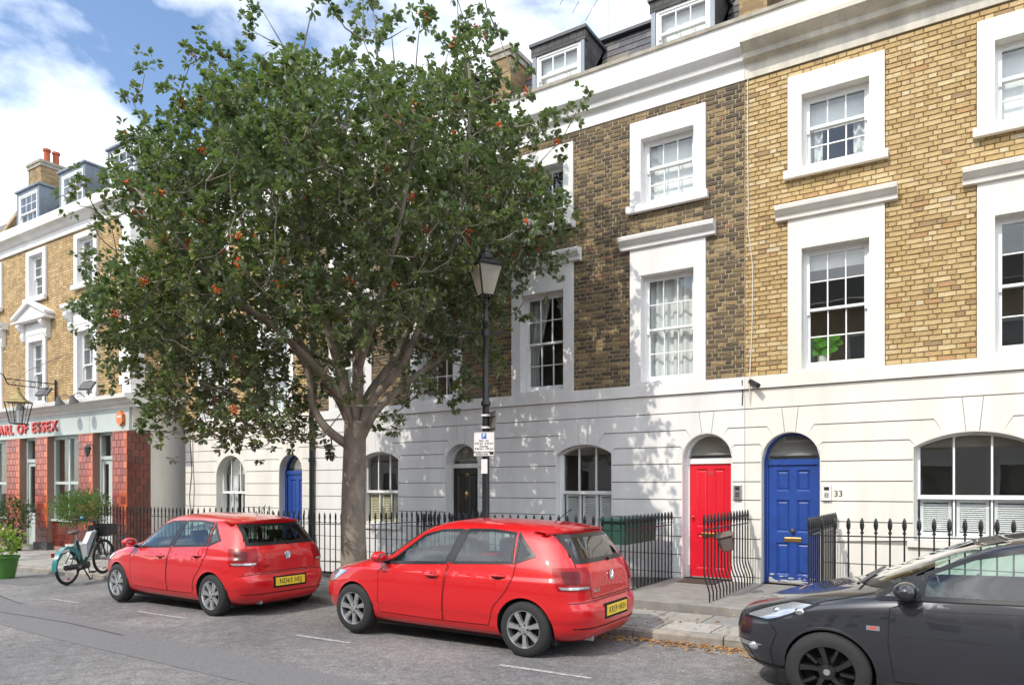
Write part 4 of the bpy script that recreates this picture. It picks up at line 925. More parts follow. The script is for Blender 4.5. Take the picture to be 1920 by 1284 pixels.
for k in range(4): g = MB(); g.add([bt[k], bt[(k + 1) % 4], tp[(k + 1) % 4], tp[k]], [(0, 1, 2, 3)]); g.build('glass_pane', 'pane_glass', LB)
q = MB(); q.lathe([(.02, -.2), (.02, 0), (.045, .05), (.045, .14), (0, .18)], (0, -1.02, lz - .1), 10); q.build('bulb', 'panel_white', LB, True)
wl = thing('wall_lantern', 'small grey wall lantern beside the double door of the pub', 'lantern', (PX - 1.62, PY - .1, 2.75))
q = MB(); q.tube([(0, 0, .1), (0, -.12, .2), (0, -.2, .12)], .014, 6); q.build('arm', 'lamp_grey', wl); q = MB(); q.lathe([(0, .16), (.03, .12), (.10, .06), (.09, .04), (.055, -.14), (.02, -.18), (0, -.22)], (0, -.2, .04), 6); q.build('lantern', 'lamp_grey', wl)
stack(PX - 8.55, 'brick chimney stack with red pots on the pub roof', .1, 1.2, 12.95, 2, .9, 9.6)
# ------------------------------------------------------------------ street lamp with signs
LX, LY = -5.72, -3.62
LZ = road_z(LX) + .1
lp = thing('street_lamp', 'black iron street lamp post with a four-sided lantern in front of the sooty house', 'street lamp', (LX, LY, LZ))
q = MB(); q.lathe([(.085, 0), (.085, .5), (.075, .55), (.055, .62), (.053, 1.75), (.047, 2.80), (.068, 2.82), (.068, 2.86), (.044, 2.89), (.041, 3.95), (.054, 3.97), (.054, 4.01), (.036, 4.05), (.034, 4.2), (.048, 4.23), (.026, 4.28), (.024, 4.4)], (0, 0, 0), 14); q.build('post', 'iron_black', lp, True)
q = MB(); q.tube([(-.28, -.18, 3.83), (.28, .18, 3.83)], .014, 6); q.lathe([(.058, -.05), (.058, .05)], (0, 0, 3.83), 12); q.build('ladder_bar', 'iron_black', lp)
zb, zt = 4.35, 4.76; ang = R(15)
def ring4(r, z): return [(r * math.cos(ang + k * math.pi / 2), r * math.sin(ang + k * math.pi / 2), z) for k in range(4)]
bt, tp = ring4(.12, zb), ring4(.255, zt); q = MB()
for k in range(4):
    q.tube([bt[k], tp[k]], .014, 5); q.tube([tp[k], tp[(k + 1) % 4]], .016, 5); q.tube([bt[k], bt[(k + 1) % 4]], .014, 5); q.tube([(0, 0, zb - .12), bt[k]], .01, 5)
q.build('lantern_frame', 'iron_black', lp)
mat('lantern_glass', (.75, .72, .62), .25, var=.15, vscale=5); lpm = glass_mat('lantern_pane', (.93, .9, .8), reflect=1.5)
def _frost(m):
    t = m.node_tree; L = t.links.new; o = [n for n in t.nodes if n.type == 'OUTPUT_MATERIAL'][0]; src = o.inputs[0].links[0].from_socket
    tl = t.nodes.new('ShaderNodeBsdfTranslucent'); tl.inputs[0].default_value = (.85, .80, .66, 1); df = t.nodes.new('ShaderNodeBsdfDiffuse'); df.inputs[0].default_value = (.8, .76, .64, 1)
    m1 = t.nodes.new('ShaderNodeMixShader'); L(tl.outputs[0], m1.inputs[1]); L(df.outputs[0], m1.inputs[2]); m2 = t.nodes.new('ShaderNodeMixShader'); m2.inputs[0].default_value = .6; L(src, m2.inputs[1]); L(m1.outputs[0], m2.inputs[2]); L(m2.outputs[0], o.inputs[0])
_frost(lpm)
for k in range(4): g = MB(); g.add([bt[k], bt[(k + 1) % 4], tp[(k + 1) % 4], tp[k]], [(0, 1, 2, 3)]); g.build('glass_pane', 'lantern_pane', lp)
q = MB(); tp2 = ring4(.275, zt + .01); md = ring4(.12, zt + .1); q.add(tp2 + md, [(k, (k + 1) % 4, (k + 1) % 4 + 4, k + 4) for k in range(4)] + [(4, 5, 6, 7), (3, 2, 1, 0)]); q.lathe([(.115, zt + .1), (.10, zt + .15), (.07, zt + .19), (.075, zt + .2), (.05, zt + .24), (.025, zt + .27), (.03, zt + .29), (0, zt + .33)], (0, 0, 0), 12); q.build('lantern_top', 'iron_black', lp)
q = MB(); q.tube([(0, 0, zb), (0, 0, zb + .22)], .022, 8); q.tube([(0, 0, zb + .2), (0, 0, zb + .4)], .03, 8); q.build('burner', 'plastic_black', lp)
mat('sign_white', (.78, .78, .76), .35); mat('sign_blue', (.02, .14, .55), .35); mat('sign_black', (.02, .02, .022), .4); mat('sign_grey', (.16, .15, .13), .5)
yaw = R(17)
sg = thing('parking_sign', 'white parking restriction sign with blue P on the lamp post', 'sign', (LX, LY - .0, LZ + .08), yaw)
q = MB(); q.cbox(-.155, .155, -.085, -.075, 2.02, 2.36, .004); q.build('plate', 'sign_white', sg)
q = MB()
for a in ((-.152, .152, 2.352, 2.357), (-.152, .152, 2.023, 2.028), (-.152, -.147, 2.028, 2.352), (.147, .152, 2.028, 2.352)): q.box(a[0], a[1], -.0865, -.085, a[2], a[3])
q.build('border', 'sign_black', sg)
q = MB(); q.box(-.035, .035, -.0875, -.085, 2.265, 2.343); q.build('parking_panel', 'sign_blue', sg)
text('letter', 'P', .08, 'sign_white', sg, (0, -.088, 2.304), depth=.0005, bold=.002)
for i, (s_, z) in enumerate((('Mon - Fri', 2.235), ('8.30 am - 6.30 pm', 2.2), ('Saturday', 2.16), ('8.30 am - 1.30 pm', 2.125), ('Resident permit', 2.08), ('holders only', 2.05))):
    text('lettering', s_, .036, 'sign_black', sg, (-.03 if i > 3 else 0, -.0865, z), depth=.0005, bold=.0006)
q = MB(); q.box(.085, .14, -.0868, -.085, 2.045, 2.085); q.build('zone_panel', 'sign_black', sg)
q = MB(); q.box(-.062, .062, -.075, -.0, 2.05, 2.1).box(-.06, .06, -.075, 0, 2.28, 2.32); q.build('clamp', 'sign_black', sg)
sg2 = thing('sign_back', 'dark back of a street sign clamped to the lamp post above the parking sign', 'sign', (LX, LY, LZ + .05), R(-38))
q = MB(); q.cbox(-.2, .2, .075, .09, 2.4, 2.68, .006); q.build('plate', 'sign_grey', sg2); q = MB(); q.box(-.2, .2, .06, .075, 2.44, 2.47).box(-.2, .2, .06, .075, 2.61, 2.64); q.build('channel', 'sign_grey', sg2)
q = MB()
for z in (2.455, 2.625): q.lathe([(.068, -.014), (.068, .014)], (0, 0, z), 14)
q.build('clamp_band', 'panel_white', sg2); q = MB(); q.box(-.19, -.13, .05, .0605, 2.48, 2.54); q.build('sticker', 'sign_white', sg2)
st_ = MB(); st_.cbox(-.045, .045, -.072, -.06, 1.78, 1.98, .003); tag(st_.build('notice', 'sign_white', None, loc=(LX, LY, LZ + .08), rot=(0, 0, yaw)), 'small white notice on the lamp post below the parking sign', 'notice')
# ------------------------------------------------------------------ cars
def pchip(xs, ys):
    xs, ys = np.array(xs, float), np.array(ys, float); h = np.diff(xs); d = np.diff(ys) / h; m = np.zeros_like(xs)
    for i in range(1, len(xs) - 1):
        if d[i - 1] * d[i] > 0: w1, w2 = 2 * h[i] + h[i - 1], h[i] + 2 * h[i - 1]; m[i] = (w1 + w2) / (w1 / d[i - 1] + w2 / d[i])
    m[0], m[-1] = d[0], d[-1]
    def f(x):
        x = min(max(x, xs[0]), xs[-1]); i = min(max(int(np.searchsorted(xs, x)) - 1, 0), len(h) - 1); t = (x - xs[i]) / h[i]
        return ys[i] * (1 + 2 * t) * (1 - t) ** 2 + m[i] * h[i] * t * (1 - t) ** 2 + ys[i + 1] * t * t * (3 - 2 * t) + m[i + 1] * h[i] * t * t * (t - 1)
    return f
class Body:
    """car skin as a stack of rounded plan outlines, one per height: front x, rear x, half width and corner exponents are functions of z"""
    def __init__(s, front, rear, width, pf, pr, xc, zs):
        s.F, s.Rr, s.W = pchip(*zip(*front)), pchip(*zip(*rear)), pchip(*zip(*width)); s.pf, s.pr = pchip(*zip(*pf)), pchip(*zip(*pr)); s.xc = xc; s.zs = zs
    def par(s, z, rear): return (s.Rr(z) - s.xc, s.pr(z)) if rear else (s.xc - s.F(z), s.pf(z))
    def at(s, tau, z, off=0.):
        """tau: -1..1 near side front to rear, 1..3 rear face, 3..5 far side, 5..7 front face"""
        t = (tau + 1) % 8 - 1
        if t <= 1: sx, sy = t, -1.
        elif t <= 3: sx, sy = 1., t - 2
        elif t <= 5: sx, sy = 4 - t, 1.
        else: sx, sy = -1., 6 - t
        a, p = s.par(z, sx >= 0); W = s.W(z); k = (abs(sx) ** p + abs(sy) ** p) ** (-1 / p); u, v = sx * k, sy * k
        x, y = s.xc + a * u, W * v
        if off:
            nx, ny = math.copysign(abs(u) ** (p - 1) / max(a, .05), u), math.copysign(abs(v) ** (p - 1) / max(W, .05), v); l = math.hypot(nx, ny) or 1; x += nx / l * off; y += ny / l * off
        return (x, y, z)
    def tau_x(s, x, z):
        """tau of the near-side point at length x"""
        rear = x >= s.xc; a, p = s.par(z, rear); t = min(abs(x - s.xc) / a, .9995); lim = 2 ** (-1 / p)
        if t <= lim: sx = t / (1 - t ** p) ** (1 / p)
        else: return (1 + 1 - (1 / t ** p - 1) ** (1 / p)) if rear else -(1 + 1 - (1 / t ** p - 1) ** (1 / p))
        return sx if rear else -sx
    def side(s, x, z, off=0., far=False):
        tau = s.tau_x(x, z); p = s.at(tau, z, off); return (p[0], -p[1], p[2]) if far else p
    def face(s, y, z, off=0., rear=True):
        W = s.W(z); p = s.par(z, rear)[1]; v = min(abs(y) / W, .999); lim = 2 ** (-1 / p)
        sy = v / (1 - v ** p) ** (1 / p) if v <= lim else 1.
        sy = math.copysign(min(sy, 1.), y)
        return s.at(2 + sy if rear else 6 - sy, z, off)
    def skin(s):
        n_side, n_end = 96, 30
        taus = [-1 + 2 * i / n_side for i in range(n_side)] + [1 + 2 * i / n_end for i in range(n_end)] + [3 + 2 * i / n_side for i in range(n_side)] + [5 + 2 * i / n_end for i in range(n_end)]
        n = len(taus); vs = []; fs = []
        for z in s.zs: vs += [s.at(t, z) for t in taus]
        for k in range(len(s.zs) - 1): fs += [(k * n + j, k * n + (j + 1) % n, (k + 1) * n + (j + 1) % n, (k + 1) * n + j) for j in range(n)]
        fs.append(tuple(range(n - 1, -1, -1))); fs.append(tuple(range((len(s.zs) - 1) * n, len(s.zs) * n)))
        return vs, fs
def grid_patch(fn, us, ws):
    """structured patch: fn(u, w) -> point"""
    q = MB(); nu, nw = len(us), len(ws)
    q.add([fn(u, w) for w in ws for u in us], [(j * nu + i, j * nu + i + 1, (j + 1) * nu + i + 1, (j + 1) * nu + i) for j in range(nw - 1) for i in range(nu - 1)]); return q
def lin(a, b, n): return [a + (b - a) * i / n for i in range(n + 1)]
def inside(poly, x, z):
    c = False; n = len(poly)
    for i in range(n):
        (x0, z0), (x1, z1) = poly[i], poly[(i + 1) % n]
        if (z0 > z) != (z1 > z) and x < (x1 - x0) * (z - z0) / (z1 - z0) + x0: c = not c
    return c
def shrink(poly, d):
    """move each edge inwards by d (counter-clockwise poly)"""
    n = len(poly); a = sum(poly[i][0] * poly[(i + 1) % n][1] - poly[(i + 1) % n][0] * poly[i][1] for i in range(n)); sg = 1 if a > 0 else -1; out = []
    for i in range(n):
        p0, p1, p2 = Vector(poly[i - 1]), Vector(poly[i]), Vector(poly[(i + 1) % n]); e0, e1 = (p1 - p0).normalized(), (p2 - p1).normalized()
        n0, n1 = Vector((-e0.y, e0.x)) * sg, Vector((-e1.y, e1.x)) * sg; b = n0 + n1; k = b.length_squared
        out.append(tuple(p1 + b * (2 * d / k if k > .3 else d)))
    return out
def dense(poly, step=.04):
    out = []
    for i in range(len(poly)):
        a, b = poly[i], poly[(i + 1) % len(poly)]; n = max(1, int(math.hypot(b[0] - a[0], b[1] - a[1]) / step)); out += [(a[0] + (b[0] - a[0]) * k / n, a[1] + (b[1] - a[1]) * k / n) for k in range(n)]
    return out
def fill(poly, fn, off):
    """triangulated patch bounded by poly laid on the skin through fn"""
    bm = bmesh.new(); vs = [bm.verts.new((p[0], p[1], 0)) for p in poly]; es = [bm.edges.new((vs[i], vs[(i + 1) % len(vs)])) for i in range(len(vs))]
    f = bm.faces.new(vs); bmesh.ops.triangulate(bm, faces=[f])
    for _ in range(3):
        long = [e for e in bm.edges if e.calc_length() > .09 and not e.is_boundary]
        if not long: break
        bmesh.ops.subdivide_edges(bm, edges=long, cuts=1); bmesh.ops.triangulate(bm, faces=bm.faces[:])
    q = MB()
    for v in bm.verts: v.co = Vector(fn(v.co.x, v.co.y, off))
    return q.bm(bm)
def ring(po, pi, fn, off):
    q = MB(); n = len(po); q.add([fn(x, z, off) for x, z in po] + [fn(x, z, off) for x, z in pi], [(i, (i + 1) % n, (i + 1) % n + n, i + n) for i in range(n)]); return q
def strip(pts, w, fn, off):
    """thin band along a polyline on the skin (shut lines, creases)"""
    q = MB(); P_ = [Vector(p) for p in pts]; L_, R_ = [], []
    for i, p in enumerate(P_):
        d = (P_[min(i + 1, len(P_) - 1)] - P_[max(i - 1, 0)]).normalized(); n = Vector((-d.y, d.x)) * w / 2; L_.append(tuple(p + n)); R_.append(tuple(p - n))
    n = len(P_); q.add([fn(a, b, off) for a, b in L_] + [fn(a, b, off) for a, b in R_], [(i, i + 1, i + 1 + n, i + n) for i in range(n - 1)]); return q
def polyd(pts, step=.03):
    out = []
    for a, b in zip(pts[:-1], pts[1:]):
        n = max(1, int(math.hypot(b[0] - a[0], b[1] - a[1]) / step)); out += [(a[0] + (b[0] - a[0]) * k / n, a[1] + (b[1] - a[1]) * k / n) for k in range(n)]
    return out + [pts[-1]]
mat('paint_red', (.57, .003, .007), .42, coat=1., spec=.4); mat('paint_grey', (.026, .028, .036), .35, metal=.35, coat=1.)
mat('trim_black', (.012, .012, .013), .3); mat('seam', (.006, .004, .004), .8); mat('liner', (.008, .008, .008), .9)
mat('alloy', (.52, .53, .54), .3, metal=.8); mat('alloy_black', (.012, .012, .013), .3, coat=.5)
mat('lamp_red', (.30, .004, .008), .3, coat=.1, spec=.3); mat('lamp_clear', (.52, .54, .57), .14, coat=1., metal=.6); mat('lamp_dark', (.10, .002, .004), .3, coat=.1, spec=.3)
mat('plate_yellow', (.86, .60, .045), .4); mat('plate_text', (.012, .012, .012), .5); mat('seat_grey', (.07, .07, .075), .9); mat('seat_light', (.32, .34, .33), .9); mat('cabin', (.025, .025, .027), .8)
mat('badge_blue', (.03, .07, .2), .3); mat('disc_steel', (.25, .2, .17), .5, metal=.7)
def wheel(parent, x, y, r, m, style, out):
    """out = -1 near side, 1 far side"""
    w = .19; T = MB(); pr = [(r * .66, -w / 2), (r * .8, -w / 2 - .004), (r * .95, -w / 2 + .012), (r, -w / 2 + .035), (r, w / 2 - .035), (r * .95, w / 2 - .012), (r * .66, w / 2)]
    T.lathe(pr, (0, 0, 0), 40, 'y', cap=False); W = T.build('wheel', 'rubber', parent, True, loc=(x, y, r))
    k = out; ri = r * .675; q = MB()
    q.lathe([(ri * 1.0, k * .088), (ri * 1.02, k * .094), (ri * .97, k * .096), (ri * .93, k * .08), (ri * .92, -k * .06)], (0, 0, 0), 40, 'y', cap=False); q.build('rim', m, W, True)
    q = MB(); q.lathe([(ri * .9, k * .01), (.0, k * .015)], (0, 0, 0), 24, 'y'); q.build('brake_disc', 'liner', W)
    n = 7 if style == 7 else 5; sp = MB()
    for i in range(n):
        a = 2 * math.pi * i / n + .3
        def P_(rad, tang, yy): return (rad * math.cos(a) - tang * math.sin(a), yy * k, rad * math.sin(a) + tang * math.cos(a))
        if style == 7: sects = [(.045, .03, .078), (ri * .5, .026, .084), (ri * .97, .040, .086)]; tw = 0
        else: sects = [(.04, .028, .07), (ri * .45, .022, .08), (ri * .75, .028, .082), (ri * .97, .036, .084)]; tw = .05
        vs = []
        for j, (rad, hw, yy) in enumerate(sects):
            o = tw * (rad / ri) ** 2 * 1.2
            vs += [P_(rad, o - hw, yy - .03), P_(rad, o - hw * .75, yy), P_(rad, o + hw * .75, yy), P_(rad, o + hw, yy - .03)]
        sp.add(vs, [(4 * j + c, 4 * j + c + 1, 4 * j + c + 5, 4 * j + c + 4) for j in range(len(sects) - 1) for c in range(3)])
        if style != 7:   # forked second arm
            vs = []
            for rad, hw, yy in ((ri * .42, .016, .078), (ri * .7, .016, .08), (ri * .97, .02, .082)):
                o = -.035 - .09 * (rad / ri - .42); vs += [P_(rad, o - hw, yy - .03), P_(rad, o - hw * .7, yy), P_(rad, o + hw * .7, yy), P_(rad, o + hw, yy - .03)]
            sp.add(vs, [(4 * j + c, 4 * j + c + 1, 4 * j + c + 5, 4 * j + c + 4) for j in range(2) for c in range(3)])
    sp.lathe([(.062, k * .06), (.06, k * .082), (.04, k * .088), (0, k * .089)], (0, 0, 0), 20, 'y'); s_ = sp.build('spokes', m, W, True)
    for i in range(5):
        a = 2 * math.pi * i / 5; q = MB(); q.lathe([(.011, k * .08), (.011, k * .0885), (0, k * .089)], (.05 * math.cos(a), 0, .05 * math.sin(a)), 8, 'y'); q.build('wheel_bolt', 'liner', W)
    q = MB(); q.lathe([(.026, k * .089), (.024, k * .093), (0, k * .094)], (0, 0, 0), 16, 'y'); q.build('hub_cap', 'chrome' if style == 7 else 'alloy', W)
    return W
def seat(parent, x, y, m, w=.48, rear=False, head=True):
    q = MB(); q.cbox(x - .25, x + .25, y - w / 2, y + w / 2, .28, .46, .05); bm = bmesh.new(); bmesh.ops.create_cube(bm, size=1)
    for v in bm.verts: v.co = Vector((x + .26 + (v.co.z + .5) * .2 + v.co.x * .11, y + v.co.y * w * (.96 if v.co.z < 0 else .8), .42 + (v.co.z + .5) * .55))
    bmesh.ops.bevel(bm, geom=bm.edges[:], offset=.045, segments=2, affect='EDGES'); q.bm(bm)
    o = q.build('seat', m, parent, True)
    for yy in ((y,) if not rear else (y - w * .3, y + w * .3)):
        h = MB(); h.cbox(x + .42, x + .52, yy - .13, yy + .13, .99, 1.17, .035).tube([(x + .47, yy - .05, .9), (x + .47, yy - .05, 1.0)], .008, 5).tube([(x + .47, yy + .05, .9), (x + .47, yy + .05, 1.0)], .008, 5); h.build('headrest', m, o, True)
def cut_arches(o, wheels, r, B, zc=.30):
    """open the wheel arches in the skin: drop faces inside the arch circle and pull the rim onto it"""
    bm = bmesh.new(); bm.from_mesh(o.data)
    for x in wheels:
        kill = []
        for f in bm.faces:
            c = f.calc_center_median()
            if abs(c.y) > .5 and math.hypot(c.x - x, c.z - zc) < r: kill.append(f)
        bmesh.ops.delete(bm, geom=kill, context='FACES')
        for v in bm.verts:
            d = math.hypot(v.co.x - x, v.co.z - zc)
            if v.is_boundary and abs(v.co.y) > .45 and abs(d - r) < .075 and v.co.z > .18:
                k = r / d; px, pz = x + (v.co.x - x) * k, zc + (v.co.z - zc) * k; y = B.side(px, max(pz, .18))[1]; v.co = Vector((px, math.copysign(abs(y), v.co.y), pz))
    bm.to_mesh(o.data); bm.free()
    for x in wheels:
        for s in (-1, 1):
            q = MB(); an = [R(-22) + R(224) * k / 36 for k in range(37)]
            P_ = [(x + r * math.cos(a), zc + r * math.sin(a)) for a in an]; ys = [abs(B.side(px, max(pz, .18))[1]) - .001 for px, pz in P_]
            vs = [(px, s * y, pz) for (px, pz), y in zip(P_, ys)] + [(px, s * .5, pz) for px, pz in P_]
            q.add(vs, [(i, i + 1, i + 38, i + 37) for i in range(36)]); q.add([(px, s * .5, pz) for px, pz in P_], [tuple(range(37))]); q.build('wheel_arch', 'liner', o.parent)
            q = MB(); ro, ri = r + .016, r - .004; n = 37   # rolled lip
            vs = [(x + rr * math.cos(a), s * (abs(B.side(x + rr * math.cos(a), max(zc + rr * math.sin(a), .18))[1]) + of), zc + rr * math.sin(a)) for rr, of in ((ro, .0015), (r + .004, .006), (ri, .003)) for a in an]
            q.add(vs, [(j * n + i, j * n + i + 1, (j + 1) * n + i + 1, (j + 1) * n + i) for j in range(2) for i in range(36)]); q.build('arch_lip', o.data.materials[0].name, o.parent, 'all')
def make_car(name, label, loc, rotz, B, C):
    """C: dict of outlines and colours"""
    T = thing(name, label, 'car', loc, rotz, C.get('group')); paint = C['paint']
    sidef = lambda x, z, o: B.side(x, z, o); farf = lambda x, z, o: B.side(x, z, o, True)
    rearf = lambda y, z, o: B.face(y, z, o, True); frontf = lambda y, z, o: B.face(y, z, o, False)
    vs, fs = B.skin(); b = MB(); b.add(vs, fs); body = b.build('body', [paint, 'liner'], T, 'all')
    cut_arches(body, C['axles'], C['arch'], B)
    # openings for the glass: drop skin faces well inside each outline, trims cover the edge
    side_open = [shrink(p, -.006) for p in C['side_glass']]; rear_open = shrink(C['rear_glass'], -.006); front_open = shrink(C['front_glass'], -.006)
    me = body.data; bm = bmesh.new(); bm.from_mesh(me); kill = []
    for f in bm.faces:
        c = f.calc_center_median(); n = f.normal
        if c.z < .8 or c.z > 1.42: continue
        if abs(n.y) > .55 and any(inside(p, c.x, c.z) for p in side_open): kill.append(f)
        elif n.x > .2 and c.x > B.xc and inside(rear_open, c.y, c.z): kill.append(f)
        elif n.x < -.2 and c.x < B.xc and inside(front_open, c.y, c.z): kill.append(f)
    bmesh.ops.delete(bm, geom=kill, context='FACES'); bm.to_mesh(me); bm.free()
    for p in me.polygons: p.use_smooth = True
    me.set_sharp_from_angle(angle=R(32))
    if C.get('sill'):
        for fn in (sidef, farf): strip(polyd(C['sill'], .06), .014, fn, .004).build('sill_crease', paint, T)
    # doors: skin panels a little proud, with shut lines, handle and panes
    for far in (False, True):
        fn = farf if far else sidef
        for i, d in enumerate(C['doors']):
            o = fill(dense(d['outline'], .05), fn, .003).build('door', paint, T, 'all')
            fill(dense(shrink(d['outline'], .03), .06), fn, -.035).build('door_card', 'cabin', o)
            po = dense(d['outline'], .03); strip(po + po[:1], .007, fn, .0042).build('shut_line', 'seam', o)
            hx, hz = d['handle']; h = MB(); y = fn(hx, hz, 0)[1]; s = 1 if far else -1
            h.tube([(hx - .095, y + s * .004, hz), (hx - .07, y + s * .03, hz + .004), (hx + .06, y + s * .032, hz + .006), (hx + .09, y + s * .006, hz + .002)], [.012, .015, .015, .012], 8); h.build('handle', C.get('handle', paint), o, True)
            cup = MB(); pts = [(hx + .062 * math.cos(a), hz - .006 + .032 * math.sin(a)) for a in [k * .524 for k in range(12)]]; fill(pts, fn, .0046).build('handle_cup', C.get('cup', 'seam'), o)
        for i, p in enumerate(C['side_glass']):
            pd = dense(p, .03); po, pi = shrink(pd, -.016), shrink(pd, .014)
            ring(po, pi, fn, .006).build('window_trim', 'trim_black', T, 'all'); fill(shrink(pd, .008), fn, .003).build('side_window', 'car_glass', T, 'all')
        for p in C.get('pillars', []): fill(dense(p, .04), fn, .0055).build('pillar_trim', 'trim_black', T, 'all')
    for nm, p, fn, gm in (('rear_window', C['rear_glass'], rearf, C['rear_glass_mat']), ('windscreen', C['front_glass'], frontf, 'car_glass')):
        pd = dense(p, .04); ring(shrink(pd, -.012), shrink(pd, .03), fn, .005).build('glass_surround', 'trim_black', T, 'all'); fill(shrink(pd, .02), fn, .003).build(nm, gm, T, 'all')
    for x in C['axles']:
        for s in (-1, 1): wheel(T, x, s * (C['track'] - .095), C['wheel_r'], C['alloy'], C['spokes'], s)
    # cabin
    q = MB(); q.box(.9, 3.5, -.66, .66, .24, .28); q.build('cabin_floor', 'cabin', T)
    q = MB(); q.prism_x([(0, 0)] * 0 or [(-.62, .5), (.62, .5), (.6, .9), (.3, .95), (-.3, .95), (-.6, .9)], C['dash'] - .3, C['dash'] + .18); q.build('dashboard', 'cabin', T)
    for yy in (-.36, .36): seat(T, C['seat'], yy, C['seatm'])
    seat(T, C['seat'] + .85, 0, C['seatm'], 1.2, True)
    q = MB(); cx, cy, cz = C['dash'] + .34, .36, .86
    q.tube([(cx + .18 * math.sin(a) * .4, cy + .18 * math.cos(a), cz + .18 * math.sin(a) * .92) for a in [k * 6.2832 / 24 for k in range(25)]], .014, 6); q.tube([(cx - .2, cy, cz - .08), (cx, cy, cz)], .03, 6); q.build('steering_wheel', 'cabin', T, True)
    q = MB(); q.box(.45, 3.6, -.7, .7, .14, .24); q.build('underbody', 'liner', T)
    # mirrors
    for s in (-1, 1):
        mx, mz = C['mirror']; y = abs(B.side(mx, mz)[1]); q = MB(); q.ball((0, 0, 0), .085, .115, .072, 3); o = q.build('door_mirror', paint, T, True, loc=(mx - .02, s * (y + .13), mz + .04))
        q = MB(); q.tube([(0, -s * .07, -.05), (.02, -s * .17, -.075)], .025, 8); q.build('mirror_stalk', 'trim_black', o); q = MB(); q.add([(.065, -.085, -.05), (.065, .085, -.05), (.072, .08, .045), (.072, -.08, .045)], [(0, 1, 2, 3)]); q.build('mirror_glass', 'chrome', o)
    C['extra'](T, B, sidef, farf, rearf, frontf)
    T.scale = C.get('scale', (1, 1, 1)); return T
# --- five-door red hatchback
zs_ = lin(.17, .24, 3) + lin(.27, .72, 16) + lin(.74, .975, 16) + lin(1.0, 1.3, 14) + [1.325, 1.345, 1.365, 1.38, 1.392, 1.402, 1.410, 1.417, 1.423, 1.428, 1.432, 1.435]
RB = Body(front=[(.17, .16), (.22, .07), (.32, .015), (.45, .0), (.58, .025), (.67, .075), (.73, .17), (.79, .34), (.85, .58), (.90, .80), (.935, .96), (.965, 1.06), (1.05, 1.20), (1.18, 1.42), (1.28, 1.60), (1.345, 1.75), (1.38, 1.88), (1.41, 2.05), (1.428, 2.25), (1.435, 2.4)],
          rear=[(.17, 3.80), (.22, 3.90), (.32, 3.955), (.46, 3.97), (.53, 3.965), (.575, 3.935), (.62, 3.915), (.80, 3.905), (.90, 3.885), (.97, 3.85), (1.05, 3.805), (1.18, 3.725), (1.28, 3.655), (1.335, 3.60), (1.365, 3.52), (1.39, 3.36), (1.41, 3.1), (1.428, 2.75), (1.435, 2.5)],
          width=[(.17, .70), (.22, .775), (.32, .812), (.385, .821), (.405, .832), (.45, .836), (.60, .841), (.72, .840), (.80, .836), (.822, .829), (.838, .816), (.90, .800), (.95, .785), (1.0, .765), (1.15, .695), (1.28, .63), (1.335, .59), (1.365, .55), (1.39, .485), (1.41, .40), (1.428, .22), (1.435, .10)],
          pf=[(.17, 3.6), (.45, 4.2), (.7, 4.2), (.9, 5.), (.98, 3.6), (1.3, 3.4), (1.435, 2.4)], pr=[(.17, 5.), (.45, 6.), (.7, 6.5), (.95, 6.), (1.2, 5.5), (1.34, 4.5), (1.435, 2.4)], xc=2.2, zs=zs_)
plate_no = {}
